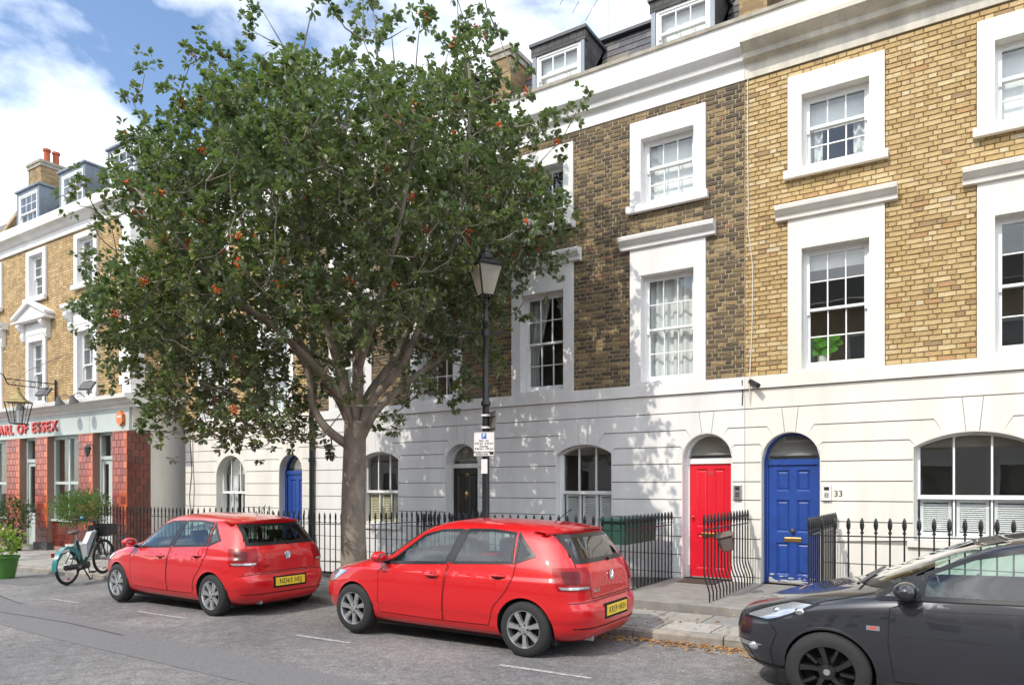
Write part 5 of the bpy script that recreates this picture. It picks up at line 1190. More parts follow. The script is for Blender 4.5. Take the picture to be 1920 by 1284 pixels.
def red_extra(reg):
    def ex(T, B, sf, ff, rf, fr):
        # tail lamps wrap the corner
        for s in (1, -1):
            def fn(t, z, o): p = B.at(t, z, o); return (p[0], s * p[1], p[2])
            def tl(x, z): return B.tau_x(x, z)
            def rows(x0, yn1, za, zb, off, m, nm, par, n=10):
                q = MB(); zz = lin(za, zb, 8); vs = []
                for k, z in enumerate(zz):
                    f = k / 8; xa = x0(f); t0 = B.tau_x(xa, z); t1 = yn1(f); vs += [fn(t, z, off) for t in lin(t0, t1, n)]
                q.add(vs, [(k * (n + 1) + i, k * (n + 1) + i + 1, (k + 1) * (n + 1) + i + 1, (k + 1) * (n + 1) + i) for k in range(8) for i in range(n)]); return q.build(nm, m, par, 'all')
            lamp = rows(lambda f: 3.66 - .10 * f, lambda f: 1.40 - .05 * abs(f - .5), .735, .965, .008, 'lamp_red', 'tail_lamp', T)
            rows(lambda f: 3.70 - .03 * f, lambda f: 1.36, .745, .772, .011, 'lamp_clear', 'reversing_strip', lamp); rows(lambda f: 3.72 - .06 * f, lambda f: 1.20, .80, .93, .0105, 'lamp_dark', 'lamp_inner', lamp)
        # tailgate shut lines, spoiler, emblem, lettering, plate, wiper
        tg = [(-.60, 1.0), (-.62, .93), (-.5, .76), (-.485, .655), (-.46, .635), (.46, .635), (.485, .655), (.5, .76), (.62, .93), (.60, 1.0)]
        strip(polyd(tg, .04), .008, rf, .004).build('tailgate_shut_line', 'seam', T)
        q = MB(); vs = []
        ys = lin(-.60, .60, 16)
        for y in ys:
            e = (1 - (abs(y) / .66) ** 4); xb = B.face(y * .9, 1.335)[0]; vs += [(xb - .16, y, 1.385 - .05 * (y / .6) ** 2), (xb + .055 * e, y, 1.362 - .05 * (y / .6) ** 2), (xb + .05 * e, y, 1.335 - .045 * (y / .6) ** 2), (xb - .05, y, 1.315 - .03 * (y / .6) ** 2)]
        q.add(vs, [(4 * i + c, 4 * i + 4 + c, 4 * i + 5 + c, 4 * i + 1 + c) for i in range(16) for c in range(3)]); q.build('roof_spoiler', 'paint_red', T, True)
        q = MB(); q.box(-.16, .16, -.006, .0, -.007, .007); q.build('brake_light', 'lamp_red', T, loc=(B.face(0, 1.34)[0] + .056, 0, 1.346), rot=(0, 0, R(90)))
        xe = B.face(0, .845)[0]; em = thing_part('emblem', T, (xe + .006, 0, .845))
        q = MB(); q.lathe([(.056, .0), (.058, .006), (.050, .008), (.049, .004)], (0, 0, 0), 28, 'x'); q.build('emblem_ring', 'chrome', em, True)
        q = MB(); q.lathe([(.05, .002), (0, .003)], (0, 0, 0), 24, 'x'); q.build('emblem_field', 'badge_blue', em)
        q = MB()
        for pts in ([(-.022, .046), (0, .004), (.022, .046)], [(-.044, .022), (-.019, -.044), (0, -.004), (.019, -.044), (.044, .022)]):
            for a, b_ in zip(pts[:-1], pts[1:]): q.tube([(.006, a[0], a[1]), (.006, b_[0], b_[1])], .0048, 5)
        q.build('emblem_letters', 'chrome', em)
        text('lettering', 'POLO', .05, 'chrome', T, (B.face(-.40, .715)[0] + .004, -.40, .715), (R(90), 0, R(80)), depth=.002, bold=.001, spacing=1.15)
        xp = B.face(0, .475)[0]; q = MB(); q.box(xp - .03, xp + .004, -.29, .29, .40, .56); q.build('plate_recess', 'seam', T)
        q = MB(); q.cbox(xp + .002, xp + .012, -.26, .26, .425, .54, .004); pl_ = q.build('number_plate', 'plate_yellow', T, rot=None)
        text('lettering', reg, .098, 'plate_text', pl_, (xp + .0125, 0, .481), (R(90), 0, R(90)), depth=.0008, bold=.0008, spacing=1.12, sx=.86)
        strip(polyd([(-.70, .335), (.70, .335)], .06), .012, rf, .004).build('bumper_crease', 'seam', T)
        strip(polyd([(-.74, .60), (-.49, .612), (.49, .612), (.74, .60)], .05), .007, rf, .004).build('bumper_shut_line', 'seam', T)
        q = MB(); xw = B.face(.1, 1.02)[0]; q.tube([(xw + .02, .05, 1.01), (xw + .0, .2, 1.03), (xw - .01, .36, 1.06)], [.018, .012, .006], 6); q.build('rear_wiper', 'trim_black', T)
        q = MB(); q.tube([(3.35, -.45, .2), (3.9, -.45, .21)], .028, 10); q.build('exhaust', 'steel', T)
        q = MB(); q.tube([(3.2, 0, 1.40), (3.42, 0, 1.56)], .005, 5); q.build('roof_aerial', 'trim_black', T)
        for s in (-1, 1):
            def fn2(t, z, o): p = B.at(t, z, o); return (p[0], s * p[1], p[2])
            q = MB(); vs = []
            for k, z in enumerate(lin(.60, .76, 6)):
                f = k / 6; vs += [fn2(t, z, .006) for t in lin(-1.62 + .1 * f, B.tau_x(.36 + .3 * f, z), 10)]
            q.add(vs, [(k * 11 + i, k * 11 + i + 1, (k + 1) * 11 + i + 1, (k + 1) * 11 + i) for k in range(6) for i in range(10)]); q.build('headlight', 'lamp_clear', T, 'all')
        grid_patch(lambda y, z: B.face(y, z, .004, False), lin(-.42, .42, 10), lin(.58, .66, 3)).build('grille', 'trim_black', T, 'all'); grid_patch(lambda y, z: B.face(y, z, .004, False), lin(-.45, .45, 10), lin(.25, .40, 3)).build('lower_grille', 'trim_black', T, 'all')
        # bonnet shut line
        for fn in (sf, ff): strip(polyd([(.40, .745), (.75, .845), (1.10, .925)], .05), .006, fn, .003).build('bonnet_line', 'seam', T)
    return ex
def thing_part(name, parent, loc):
    q = MB(); q.lathe([(.03, -.004), (.03, 0)], (0, 0, 0), 10, 'x'); return q.build(name, 'chrome', parent, loc=loc)
RC = dict(paint='paint_red', axles=(.80, 3.27), arch=.338, wheel_r=.30, track=.825, alloy='alloy', spokes=7, seatm='seat_grey', seat=1.85, dash=1.35, mirror=(1.32, .93), rear_glass_mat='car_glass_dark',
    side_glass=[[(1.36, .905), (2.22, .95), (2.33, 1.315), (2.05, 1.30), (1.80, 1.235)], [(2.32, .955), (3.09, .995), (3.05, 1.30), (2.75, 1.325), (2.43, 1.32)], [(3.14, 1.0), (3.34, 1.075), (3.11, 1.285)]],
    pillars=[[(2.235, .95), (2.305, .954), (2.415, 1.325), (2.345, 1.322)]],
    rear_glass=[(-.585, 1.015), (.585, 1.015), (.53, 1.29), (-.53, 1.29)], front_glass=[(-.64, .985), (.64, .985), (.50, 1.37), (-.50, 1.37)],
    doors=[dict(outline=[(1.22, .30), (2.19, .29), (2.21, .60), (2.255, .935), (1.36, .885), (1.235, .80)], handle=(2.06, .80)), dict(outline=[(2.205, .29), (2.82, .30), (2.90, .52), (3.05, .68), (3.13, .82), (3.15, .985), (2.285, .94), (2.225, .60)], handle=(2.95, .845))],
    sill=[(1.16, .265), (2.9, .275)], group='red hatchbacks parked at the kerb')
make_car('parked_car', 'bright red five-door hatchback, number plate KR59 HKH, in front of the street lamp', (-3.88 - 3.27 * .98, -5.63 + .81, .01), R(.3), RB, dict(RC, scale=(.98, .975, .97), extra=red_extra('KR59 HKH')))
make_car('parked_car', 'red five-door hatchback, number plate ND63 HEJ, parked next to the hire bicycle', (-9.0 - 3.27, -5.66 + .825, -.062), R(-.5), RB, dict(RC, extra=red_extra('ND63 HEJ')))
# --- dark grey three-door hatchback
GB = Body(front=[(.17, .20), (.24, .09), (.34, .03), (.48, .0), (.60, .02), (.68, .07), (.74, .17), (.80, .33), (.86, .52), (.915, .74), (.96, .93), (.99, 1.03), (1.06, 1.17), (1.18, 1.42), (1.28, 1.63), (1.345, 1.79), (1.385, 1.95), (1.42, 2.15), (1.44, 2.35), (1.447, 2.5)],
          rear=[(.17, 3.84), (.22, 3.93), (.32, 3.99), (.48, 4.01), (.60, 3.99), (.70, 3.96), (.90, 3.9), (.98, 3.86), (1.1, 3.77), (1.25, 3.64), (1.34, 3.54), (1.385, 3.36), (1.42, 3.05), (1.44, 2.75), (1.447, 2.6)],
          width=[(.17, .72), (.22, .79), (.34, .835), (.5, .86), (.64, .868), (.76, .86), (.86, .842), (.94, .815), (.99, .785), (1.15, .71), (1.28, .64), (1.345, .60), (1.385, .545), (1.42, .42), (1.44, .22), (1.447, .08)],
          pf=[(.17, 3.0), (.45, 3.2), (.7, 3.3), (.9, 4.4), (.99, 3.6), (1.3, 3.4), (1.447, 2.4)], pr=[(.17, 4.5), (.5, 5.), (.9, 5.), (1.3, 4.5), (1.447, 2.4)], xc=2.2, zs=[min(z * 1.0085, 1.447) for z in zs_])
def grey_extra(T, B, sf, ff, rf, fr):
    for s in (-1, 1):
        def fn(t, z, o): p = B.at(t, z, o); return (p[0], -s * p[1], p[2])
        def lampgrid(x_rear, t_front, za, zb, off, m, nm, par):
            q = MB(); vs = []
            for k, z in enumerate(lin(za, zb, 8)):
                f = k / 8; vs += [fn(t, z, off) for t in lin(t_front(f), B.tau_x(x_rear(f), z), 12)]
            q.add(vs, [(k * 13 + i, k * 13 + i + 1, (k + 1) * 13 + i + 1, (k + 1) * 13 + i) for k in range(8) for i in range(12)]); return q.build(nm, m, par, 'all')
        h = lampgrid(lambda f: .34 + .44 * f ** .8, lambda f: -1.42 + .22 * f, .635, .84, .005, 'trim_black', 'headlight', T)
        lampgrid(lambda f: .36 + .36 * f ** .8, lambda f: -1.38 + .22 * f, .66, .825, .008, 'lamp_clear', 'lamp_reflector', h)
        for tt, zz, rr in ((-1.13, .735, .040), (-.93, .755, .046)):
            p = B.at(tt, zz, -.012); q = MB(); q.ball((0, 0, 0), rr, rr * .7, rr * .8, 2); q.build('lamp_lens', 'chrome', h, True, loc=(p[0], -s * p[1], p[2]))
        q = MB(); q.ball((0, 0, 0), .05, .03, .04, 2); p = B.at(-1.25, .40, .0); q.build('fog_lamp', 'lamp_clear', T, True, loc=(p[0], -s * p[1], p[2]))
        lampgrid(lambda f: .22 + .1 * f, lambda f: -1.5, .385, .43, .006, 'chrome', 'fog_lamp_trim', T)
        lampgrid(lambda f: .45, lambda f: -1.75, .20, .25, .006, 'trim_black', 'front_splitter', T)
        rl = MB(); n_ = 10; vs = []
        for k, z in enumerate(lin(.74, .97, 8)): vs += [fn(t, z, .006) for t in lin(B.tau_x(3.66 - .012 * k, z), 1.38, n_)]
        rl.add(vs, [(k * 11 + i, k * 11 + i + 1, (k + 1) * 11 + i + 1, (k + 1) * 11 + i) for k in range(8) for i in range(10)]); rl.build('tail_lamp', 'lamp_red', T, 'all')
    for fn in (sf, ff):
        strip(polyd([(.30, .655), (.62, .80), (.82, .865), (1.16, .955)], .04), .007, fn, .003).build('bonnet_line', 'seam', T)
        strip(polyd([(.40, .20), (.38, .40), (.44, .56), (.36, .645)], .03), .006, fn, .003).build('bumper_shut_line', 'seam', T)
        strip(polyd([(1.28, .86), (2.2, .90), (3.4, .93)], .05), .012, fn, .0045).build('shoulder_crease', 'paint_grey', T)
    p = B.side(1.16, .70, .004); q = MB(); q.box(-.045, .045, -.003, .003, -.018, .018); o = q.build('side_badge', 'chrome', T, loc=p); q = MB(); q.box(-.022, .022, -.0045, -.003, -.009, .009); q.build('badge_mark', 'letter_red', o)
    grid_patch(lambda y, z: B.face(y, z, .004, False), lin(-.40, .40, 10), lin(.52, .64, 3)).build('grille', 'trim_black', T, 'all'); grid_patch(lambda y, z: B.face(y, z, .004, False), lin(-.5, .5, 10), lin(.26, .42, 3)).build('lower_grille', 'trim_black', T, 'all')
    q = MB(); q.tube([(1.02, -.5, .995), (1.10, -.05, 1.04)], .012, 6); q.tube([(1.02, .1, .995), (1.12, .5, 1.04)], .012, 6); q.build('wiper', 'trim_black', T)
GC = dict(paint='paint_grey', axles=(.84, 3.35), arch=.345, wheel_r=.31, track=.845, alloy='alloy_black', spokes=5, seatm='seat_light', seat=1.95, dash=1.42, mirror=(1.40, .965), rear_glass_mat='car_glass_dark', handle='paint_grey',
    side_glass=[[(1.17, .925), (1.42, .945), (1.42, 1.085)], [(1.47, .95), (2.50, .985), (2.60, 1.33), (2.1, 1.325), (1.80, 1.255), (1.5, 1.115)], [(2.58, .99), (3.4, 1.05), (3.2, 1.24), (2.68, 1.325)]],
    pillars=[[(1.425, .945), (1.465, .95), (1.47, 1.11), (1.425, 1.09)]],
    rear_glass=[(-.58, 1.02), (.58, 1.02), (.5, 1.3), (-.5, 1.3)], front_glass=[(-.66, 1.0), (.66, 1.0), (.52, 1.375), (-.52, 1.375)],
    doors=[dict(outline=[(1.30, .30), (2.52, .30), (2.62, .55), (2.60, .97), (1.42, .925), (1.27, .86), (1.26, .60)], handle=(2.42, .80))], sill=[(1.2, .25), (2.95, .26)])
make_car('parked_car', 'dark grey three-door hatchback with black alloy wheels beside the railings', (-.93 - .84, -5.93 + .845, .045), R(0), GB, dict(GC, extra=grey_extra, scale=(1, 1, .962)))
# ------------------------------------------------------------------ street tree
def leaf_mat(name, top, under, trans=.35):
    m = bpy.data.materials.new(name); m.use_nodes = True; MATS[name] = m; t = m.node_tree; L = t.links.new; b = t.nodes['Principled BSDF']; o = t.nodes['Material Output']
    geo = t.nodes.new('ShaderNodeNewGeometry'); cr = t.nodes.new('ShaderNodeValToRGB'); L(geo.outputs['Random Per Island'], cr.inputs[0])
    e = cr.color_ramp.elements; e[0].color = (*[c * .6 for c in top], 1); e[1].color = (*[c * 1.5 for c in top], 1); x = e.new(.93); x.color = (top[0] * 2.2, top[1] * 1.5, top[2], 1)
    e[1].position = .9
    tco = t.nodes.new('ShaderNodeTexCoord'); nn = t.nodes.new('ShaderNodeTexNoise'); nn.inputs['Scale'].default_value = .9; nn.inputs['Detail'].default_value = 3; L(tco.outputs['Object'], nn.inputs['Vector'])
    rr = t.nodes.new('ShaderNodeValToRGB'); L(nn.outputs['Fac'], rr.inputs[0]); rr.color_ramp.elements[0].position = .35; rr.color_ramp.elements[0].color = (.8, 1.0, 1.1, 1); rr.color_ramp.elements[1].position = .65; rr.color_ramp.elements[1].color = (1.45, 1.05, .75, 1)
    hm = t.nodes.new('ShaderNodeMixRGB'); hm.blend_type = 'MULTIPLY'; hm.inputs[0].default_value = 1; L(cr.outputs[0], hm.inputs[1]); L(rr.outputs[0], hm.inputs[2])
    mx = t.nodes.new('ShaderNodeMixRGB'); L(geo.outputs['Backfacing'], mx.inputs[0]); L(hm.outputs[0], mx.inputs[1]); mx.inputs[2].default_value = (*under, 1); L(mx.outputs[0], b.inputs['Base Color'])
    b.inputs['Roughness'].default_value = .33; b.inputs['Specular IOR Level'].default_value = .7
    tl = t.nodes.new('ShaderNodeBsdfTranslucent'); tl.inputs[0].default_value = (top[0] * 2.2, top[1] * 2.2, top[2] * .9, 1); ms = t.nodes.new('ShaderNodeMixShader'); ms.inputs[0].default_value = trans; L(b.outputs[0], ms.inputs[1]); L(tl.outputs[0], ms.inputs[2]); L(ms.outputs[0], o.inputs[0])
leaf_mat('tree_leaf', (.071, .120, .046), (.22, .26, .18), .3); leaf_mat('bay_leaf', (.06, .12, .03), (.10, .16, .06)); leaf_mat('bright_leaf', (.13, .24, .03), (.16, .26, .06)); leaf_mat('dark_leaf', (.03, .07, .02), (.06, .1, .04))
mat('berry', (.55, .09, .015), .35, rand=[(2, (.60, .10, .015)), (1, (.50, .045, .012)), (1, (.62, .20, .03))])
mat('dead_leaf', (.35, .17, .05), .8, rand=[(2, (.38, .18, .05)), (2, (.28, .12, .03)), (1, (.45, .28, .08))])
def leaf(q, c, d, up, l, w):
    """one folded leaf blade: base c, direction d, up vector"""
    s = d.cross(up);  s = s.normalized() if s.length > 1e-4 else Vector((1, 0, 0)); n = s.cross(d).normalized()
    m1, m2, tip = c + d * l * .42, c + d * l * .78, c + d * l - n * l * .12
    q.add([c, m1 - s * w * .40 + n * w * .12, m1, m1 + s * w * .40 + n * w * .12, m2 - s * w * .47 + n * w * .1 - n * l * .04, m2 - n * l * .04, m2 + s * w * .47 + n * w * .1 - n * l * .04, tip],
          [(0, 2, 1), (0, 3, 2), (1, 2, 5, 4), (2, 3, 6, 5), (4, 5, 7), (5, 6, 7)])
def rv(r): 
    while True:
        v = Vector((r.uniform(-1, 1), r.uniform(-1, 1), r.uniform(-1, 1)))
        if .05 < v.length < 1: return v.normalized()
TX, TY = -8.30, -3.6
def street_tree():
    r = random.Random(21); T = thing('street_tree', 'leafy whitebeam street tree with orange berries standing on the pavement by the red cars', 'tree', (TX, TY, road_z(TX) + .1))
    V = Vector; Rt, Fw = V((math.cos(CAM_YAW), math.sin(CAM_YAW), 0)), V((-math.sin(CAM_YAW), math.cos(CAM_YAW), 0))
    def W(a, b, z): return Rt * a + Fw * b + V((0, 0, z))     # across the view, away from it, up
    limbs = []
    def limb(pts, r0, r1):
        P_ = []; n = 7
        for i in range(len(pts) - 1):
            p0, p1, p2, p3 = pts[max(i - 1, 0)], pts[i], pts[i + 1], pts[min(i + 2, len(pts) - 1)]
            for k in range(n):
                t = k / n; P_.append(.5 * ((2 * p1) + (p2 - p0) * t + (2 * p0 - 5 * p1 + 4 * p2 - p3) * t * t + (3 * p1 - p0 - 3 * p2 + p3) * t ** 3))
        P_.append(pts[-1]); rr = [r0 + (r1 - r0) * (i / (len(P_) - 1)) ** .8 for i in range(len(P_))]; limbs.append((P_, rr)); return P_
    trunk = limb([W(0, 0, -.1), W(.0, 0, .5), W(-.01, 0, 1.4), W(.01, 0, 2.2), W(.02, 0, 2.75)], .215, .17)
    f = W(.02, 0, 2.55)
    mains = [limb([W(-.05, 0, 2.35), W(-.4, -.1, 2.62), W(-.62, -.15, 3.0), W(-.72, -.2, 3.6), W(-1.3, -.3, 4.3), W(-2.4, -.4, 4.7)], .085, .025),
             limb([f, W(-.25, .1, 3.1), W(-.7, .2, 3.7), W(-1.25, .4, 4.6), W(-1.9, .5, 5.9), W(-2.3, .6, 7.2)], .10, .02),
             limb([f, W(-.12, -.15, 3.3), W(-.35, -.5, 4.4), W(-.6, -1., 5.8), W(-.7, -1.2, 6.8), W(-.6, -1.2, 7.6)], .115, .02),
             limb([f, W(.05, .05, 3.4), W(.02, .2, 4.8), W(.3, .3, 6.4), W(.35, .3, 8.0), W(.3, .2, 9.2)], .12, .012),
             limb([f, W(.2, .2, 3.2), W(.6, .5, 3.9), W(.95, .9, 5.0), W(1.3, 1.3, 6.6), W(1.5, 1.4, 8.3)], .10, .018),
             limb([W(.06, 0, 2.5), W(.3, -.05, 3.1), W(.75, -.2, 3.55), W(1.15, -.4, 4.3), W(1.7, -.6, 5.6), W(1.9, -.7, 7.4), W(1.85, -.7, 8.2)], .095, .015),
             limb([W(.07, 0, 2.4), W(.35, .1, 2.95), W(.85, .3, 3.45), W(1.5, .5, 4.0), W(2.3, .6, 4.9), W(2.9, .5, 6.2)], .085, .018),
             limb([f, W(-.2, -.3, 3.2), W(-.8, -.9, 3.9), W(-1.6, -1.6, 4.6), W(-2.4, -2.0, 5.6)], .08, .018),
             limb([f, W(.1, -.3, 3.3), W(.5, -1., 4.1), W(1.0, -1.8, 5.2), W(1.3, -2.2, 6.5)], .08, .018)]
    nodes = [p for L_ in mains for p in L_[6:]]
    # crown outline as seen across the view: half widths by height (left, right)
    prof = pchip([2.2, 2.7, 3.1, 3.6, 4.4, 5.3, 6.1, 7.0, 7.8, 8.7, 9.2, 9.8], [2.3, 3.1, 3.3, 3.45, 3.9, 3.85, 3.9, 3.15, 2.65, 1.85, 1.0, .1])
    profr = pchip([2.2, 2.7, 3.1, 3.6, 4.4, 5.3, 6.1, 7.0, 7.8, 8.7, 9.2, 9.8], [.05, .4, 1.3, 2.0, 2.3, 2.85, 3.0, 2.9, 2.6, 2.25, 2.1, 1.7])
    tips = []; tries = 0
    while len(tips) < 1400 and tries < 90000:
        tries += 1
        z = r.uniform(2.35, 10.0); a = r.uniform(-4.5, 3.8); b = r.uniform(-3.4, 2.7)
        k = 11.4 / (11.4 + b); zp = 1.77 + (z - 1.77) * k; ap = a * k
        if zp > 9.75 or zp < 2.2 or (ap < -.2 and zp > 8.85): continue
        th = math.atan2(zp - 5.8, ap + .3); md = 1 + .09 * math.sin(7 * th + 1) + .07 * math.sin(13 * th + .5); w = (prof(zp) if a < 0 else profr(zp)) / k * md; bw = (3.3 if b < 0 else 2.6) * min(1, .45 + .55 * math.sin(min(max((z - 2.2) / 7.9, 0), 1) * math.pi))
        d = math.sqrt((a / max(w, .05)) ** 2 + (b / max(bw, .05)) ** 2)
        if d > 1.0: continue
        if d < .45 and r.random() < .6: continue
        if z < 3.9 and -1.0 < a < 1.6 and r.random() < .9: continue          # open under the fork
        n = math.sin(a * 1.9 + 1.3) * math.sin(b * 2.1 + z) + math.sin(z * 2.3 + a) * .6
        if n < -.85 and r.random() < .7: continue
        if zp > 7.3 and r.random() < (zp - 7.3) * .3: continue
        if zp > 8.3 and (math.sin(ap * 2.6 + 2.6) < .2) and r.random() < .9: continue
        p = W(a, b, z)
        if all((p - q).length > .21 for q in tips): tips.append(p)
    extra = [W(-4.2, -.2, 6.4), W(-4.15, 0, 5.1), W(-3.9, .2, 3.6), W(-3.0, -.4, 2.75), W(-2.6, -.6, 2.45), W(-2.1, -.4, 2.5), W(-3.55, 0, 7.9), W(-3.35, 0, 8.3), W(.33, .2, 9.95), W(.3, .2, 9.6), W(.33, .2, 9.2), W(1.9, -.7, 9.8), W(2.05, -.7, 9.4), W(3.45, .3, 7.6), W(3.6, .3, 7.9), W(3.2, .4, 7.3), W(-1.35, -.3, 9.1), W(-1.5, -.3, 8.8)]
    for i in range(60):          # stray sprigs past the outline
        sd_ = r.choice((-1, 1)); zz = r.uniform(2.8, 8.5 if sd_ < 0 else 9.2); ww = (prof(zz) if sd_ < 0 else profr(zz)) * r.uniform(.98, 1.12); extra.append(W(sd_ * ww, r.uniform(-.6, .6), zz))
    tips += extra
    # twigs: each tip joins the nearest limb node already in the tree
    tw = MB(); done = list(nodes); order = sorted(tips, key=lambda p: min((p - n).length for n in nodes)); heads = []
    for p in order:
        n = min(done, key=lambda q: (q - p).length + max(0, q.z - p.z + .2) * .6); m = n.lerp(p, .5) + V((0, 0, -.08 * (n - p).length)) + rv(r) * .05
        L_ = (n - p).length; tw.tube([n, m, p], [min(.009 + L_ * .007, .026), .008 + L_ * .003, .005], 5, cap=False); done += [m, p]; heads.append((p, (p - m).normalized()))
    tk = MB()
    for P_, rr in limbs[:1]: tk.tube(P_, [x * (1 + .35 * max(0, .35 - i / len(rr)) ) for i, x in enumerate(rr)], 18)
    tk.build('trunk', 'bark', T, 'all')
    for P_, rr in limbs[1:]: q = MB(); q.tube(P_, rr, 9); q.build('limb', 'bark', T, 'all')
    o = tw.build('twigs', 'bark', T, 'all'); o['kind'] = 'stuff'
    lv = MB(); br = MB(); nb = 0
    for p, d in heads:
        nsub = r.randint(5, 7)
        for s in range(nsub):
            dd = (d * .7 + rv(r) * .9).normalized(); c = p + dd * r.uniform(.08, .34)
            for k in range(r.randint(11, 14)):          # whorl of leaves at each twig end
                e = (dd * .7 + rv(r)).normalized(); e.z -= .1; e.normalize(); leaf(lv, c + e * .015, e, (V((0, 0, 1)) + rv(r) * .55).normalized(), r.uniform(.07, .115), r.uniform(.042, .064))
        if r.random() < .16 and nb < 170:
            nb += 1; c = p + d * .12 + V((0, 0, .02))
            for k in range(r.randint(9, 16)):
                bc = c + rv(r) * r.uniform(.015, .075); bm = bmesh.new(); bmesh.ops.create_icosphere(bm, subdivisions=1, radius=.0165, matrix=Matrix.Translation(bc)); br.bm(bm)
    o = lv.build('crown', 'tree_leaf', T); o['kind'] = 'stuff'
    o = br.build('berries', 'berry', T, True); o['kind'] = 'stuff'
    return T
street_tree()
# ------------------------------------------------------------------ potted plants by the pub
mat('pot_white', (.70, .69, .66), .6, var=.1, vscale=6); mat('pot_green', (.07, .20, .035), .4)
def shrub(q, r, c, rad, n, l=.07, w=.03, flat=1.):
    for i in range(n):
        d = rv(r); p = Vector(c) + Vector((d.x, d.y, d.z * flat)) * rad * r.uniform(.35, 1.); e = (d * .8 + rv(r) * .7 + Vector((0, 0, .3))).normalized(); leaf(q, p, e, (Vector((0, 0, 1)) + rv(r) * .6).normalized(), l * r.uniform(.7, 1.3), w * r.uniform(.8, 1.2))
def bay(x, y, label, h, rad, seed):
    r = random.Random(seed); T = thing('bay_tree', label, 'potted tree', (x, y, road_z(x) + .105))
    q = MB(); q.lathe([(.15, 0), (.2, .36), (.22, .37), (.22, .41), (.19, .41), (.18, .36), (0, .36)], (0, 0, 0), 20); q.build('pot', 'pot_white', T, True)
    q = MB(); q.tube([(0, 0, .35), (.03, .01, .7), (-.01, .0, h - .1)], [.022, .018, .014], 7)
    for k in range(7): d = rv(r); q.tube([(0, 0, h - .25), tuple(Vector((0, 0, h)) + d * rad * .6)], [.01, .004], 5)
    q.build('stem', 'bark', T); q = MB(); shrub(q, r, (0, 0, h), rad, 1500, .085, .034, .72); o = q.build('crown', 'bay_leaf', T); o['kind'] = 'stuff'
bay(-18.75, -2.75, 'round clipped bay tree in a white pot behind the bicycle saddle', 1.28, .62, 4); bay(-19.45, -2.15, 'round bay tree in a white pot against the tiled stall riser', 1.32, .64, 5)
r_ = random.Random(8)
T = thing('planter', 'green tapered planter with yellow-green leaves standing in the road at the kerb', 'planter', (-17.0, -5.0, road_z(-17.))); q = MB(); q.lathe([(.17, 0), (.25, .42), (.27, .43), (.27, .48), (.24, .48), (.22, .4), (0, .4)], (0, 0, 0), 22); q.build('pot', 'pot_green', T, True)
q = MB(); shrub(q, r_, (0, 0, .75), .36, 420, .1, .05); o = q.build('foliage', 'bright_leaf', T); o['kind'] = 'stuff'
T = thing('planter', 'dark leafy shrub in a black pot beside the left pub window', 'planter', (-23.9, -2.0, road_z(-24) + .105)); q = MB(); q.lathe([(.2, 0), (.26, .5), (.24, .5), (0, .45)], (0, 0, 0), 18); q.build('pot', 'plastic_black', T, True)
q = MB(); shrub(q, r_, (0, 0, 1.1), .6, 900, .1, .045, .9); q.tube([(0, 0, .4), (0, 0, 1.)], .02, 6); o = q.build('foliage', 'dark_leaf', T); o['kind'] = 'stuff'
# fallen leaves in the gutter
q = MB(); r_ = random.Random(5)
for i in range(900):
    if i < 560: x = r_.gauss(-2.5, .9); y = KY - abs(r_.gauss(0, .16)) - .02; z = road_z(x) + .008
    elif i < 760: x = r_.uniform(-12, 1); y = KY - abs(r_.gauss(0, .10)) - .01; z = road_z(x) + .008
    else: x = r_.uniform(-5, -1.8); y = r_.uniform(-3.9, -2.65); z = road_z(x) + .115
    d = rv(r_); d.z *= .15; leaf(q, Vector((x, y, z)), d.normalized(), Vector((0, 0, 1)) + rv(r_) * .3, r_.uniform(.03, .06), r_.uniform(.02, .035))
o = q.build('fallen_leaves', 'dead_leaf'); o['kind'] = 'stuff'; o['label'] = 'dry orange leaves lying in the gutter'; o['category'] = 'leaves'
# ------------------------------------------------------------------ hire bicycle
mat('bike_teal', (.03, .22, .23), .3, coat=.5); mat('bike_blue', (.06, .30, .48), .3, coat=.5); mat('bike_green', (.012, .06, .055), .3, coat=.5); mat('saddle', (.09, .05, .045), .5); mat('reflector', (.75, .20, .02), .2); mat('bike_grey', (.42, .45, .48), .4)
bz = road_z(-14.6); Bk = thing('hire_bicycle', 'dark green hire bicycle with teal rear mudguard standing at the kerb', 'bicycle', (-14.62, -4.88, bz), R(90 - 7)); Bk.rotation_euler = (0, R(-4.5), R(120))
# local x = forwards, y = left, z = up; rear hub at x=0
def bwheel(x):
    q = MB(); pr = [(.335 + .024 * math.cos(a), .024 * math.sin(a)) for a in [k * 6.2832 / 10 for k in range(11)]]; q.lathe(pr, (0, 0, 0), 36, 'y', cap=False); w = q.build('wheel', 'rubber', Bk, True, loc=(x, 0, .36))
    q = MB(); q.lathe([(.312, -.014), (.30, -.012), (.30, .012), (.312, .014)], (0, 0, 0), 36, 'y', cap=False); q.build('rim', 'plastic_black', w, True)
    q = MB(); q.tube([(0, -.06, 0), (0, .06, 0)], .045 if x == 0 else .03, 10)
    for k in range(14): a = k * 6.2832 / 14; q.tube([(0, .02 * (-1) ** k, 0), (.305 * math.cos(a), 0, .305 * math.sin(a))], .0022, 4, cap=False)
    q.build('spokes', 'steel', w); q = MB(); q.cbox(-.05, .05, -.008, .008, -.26, -.225, .006); q.build('reflector', 'reflector', w); return w
bwheel(0.); bwheel(1.12)
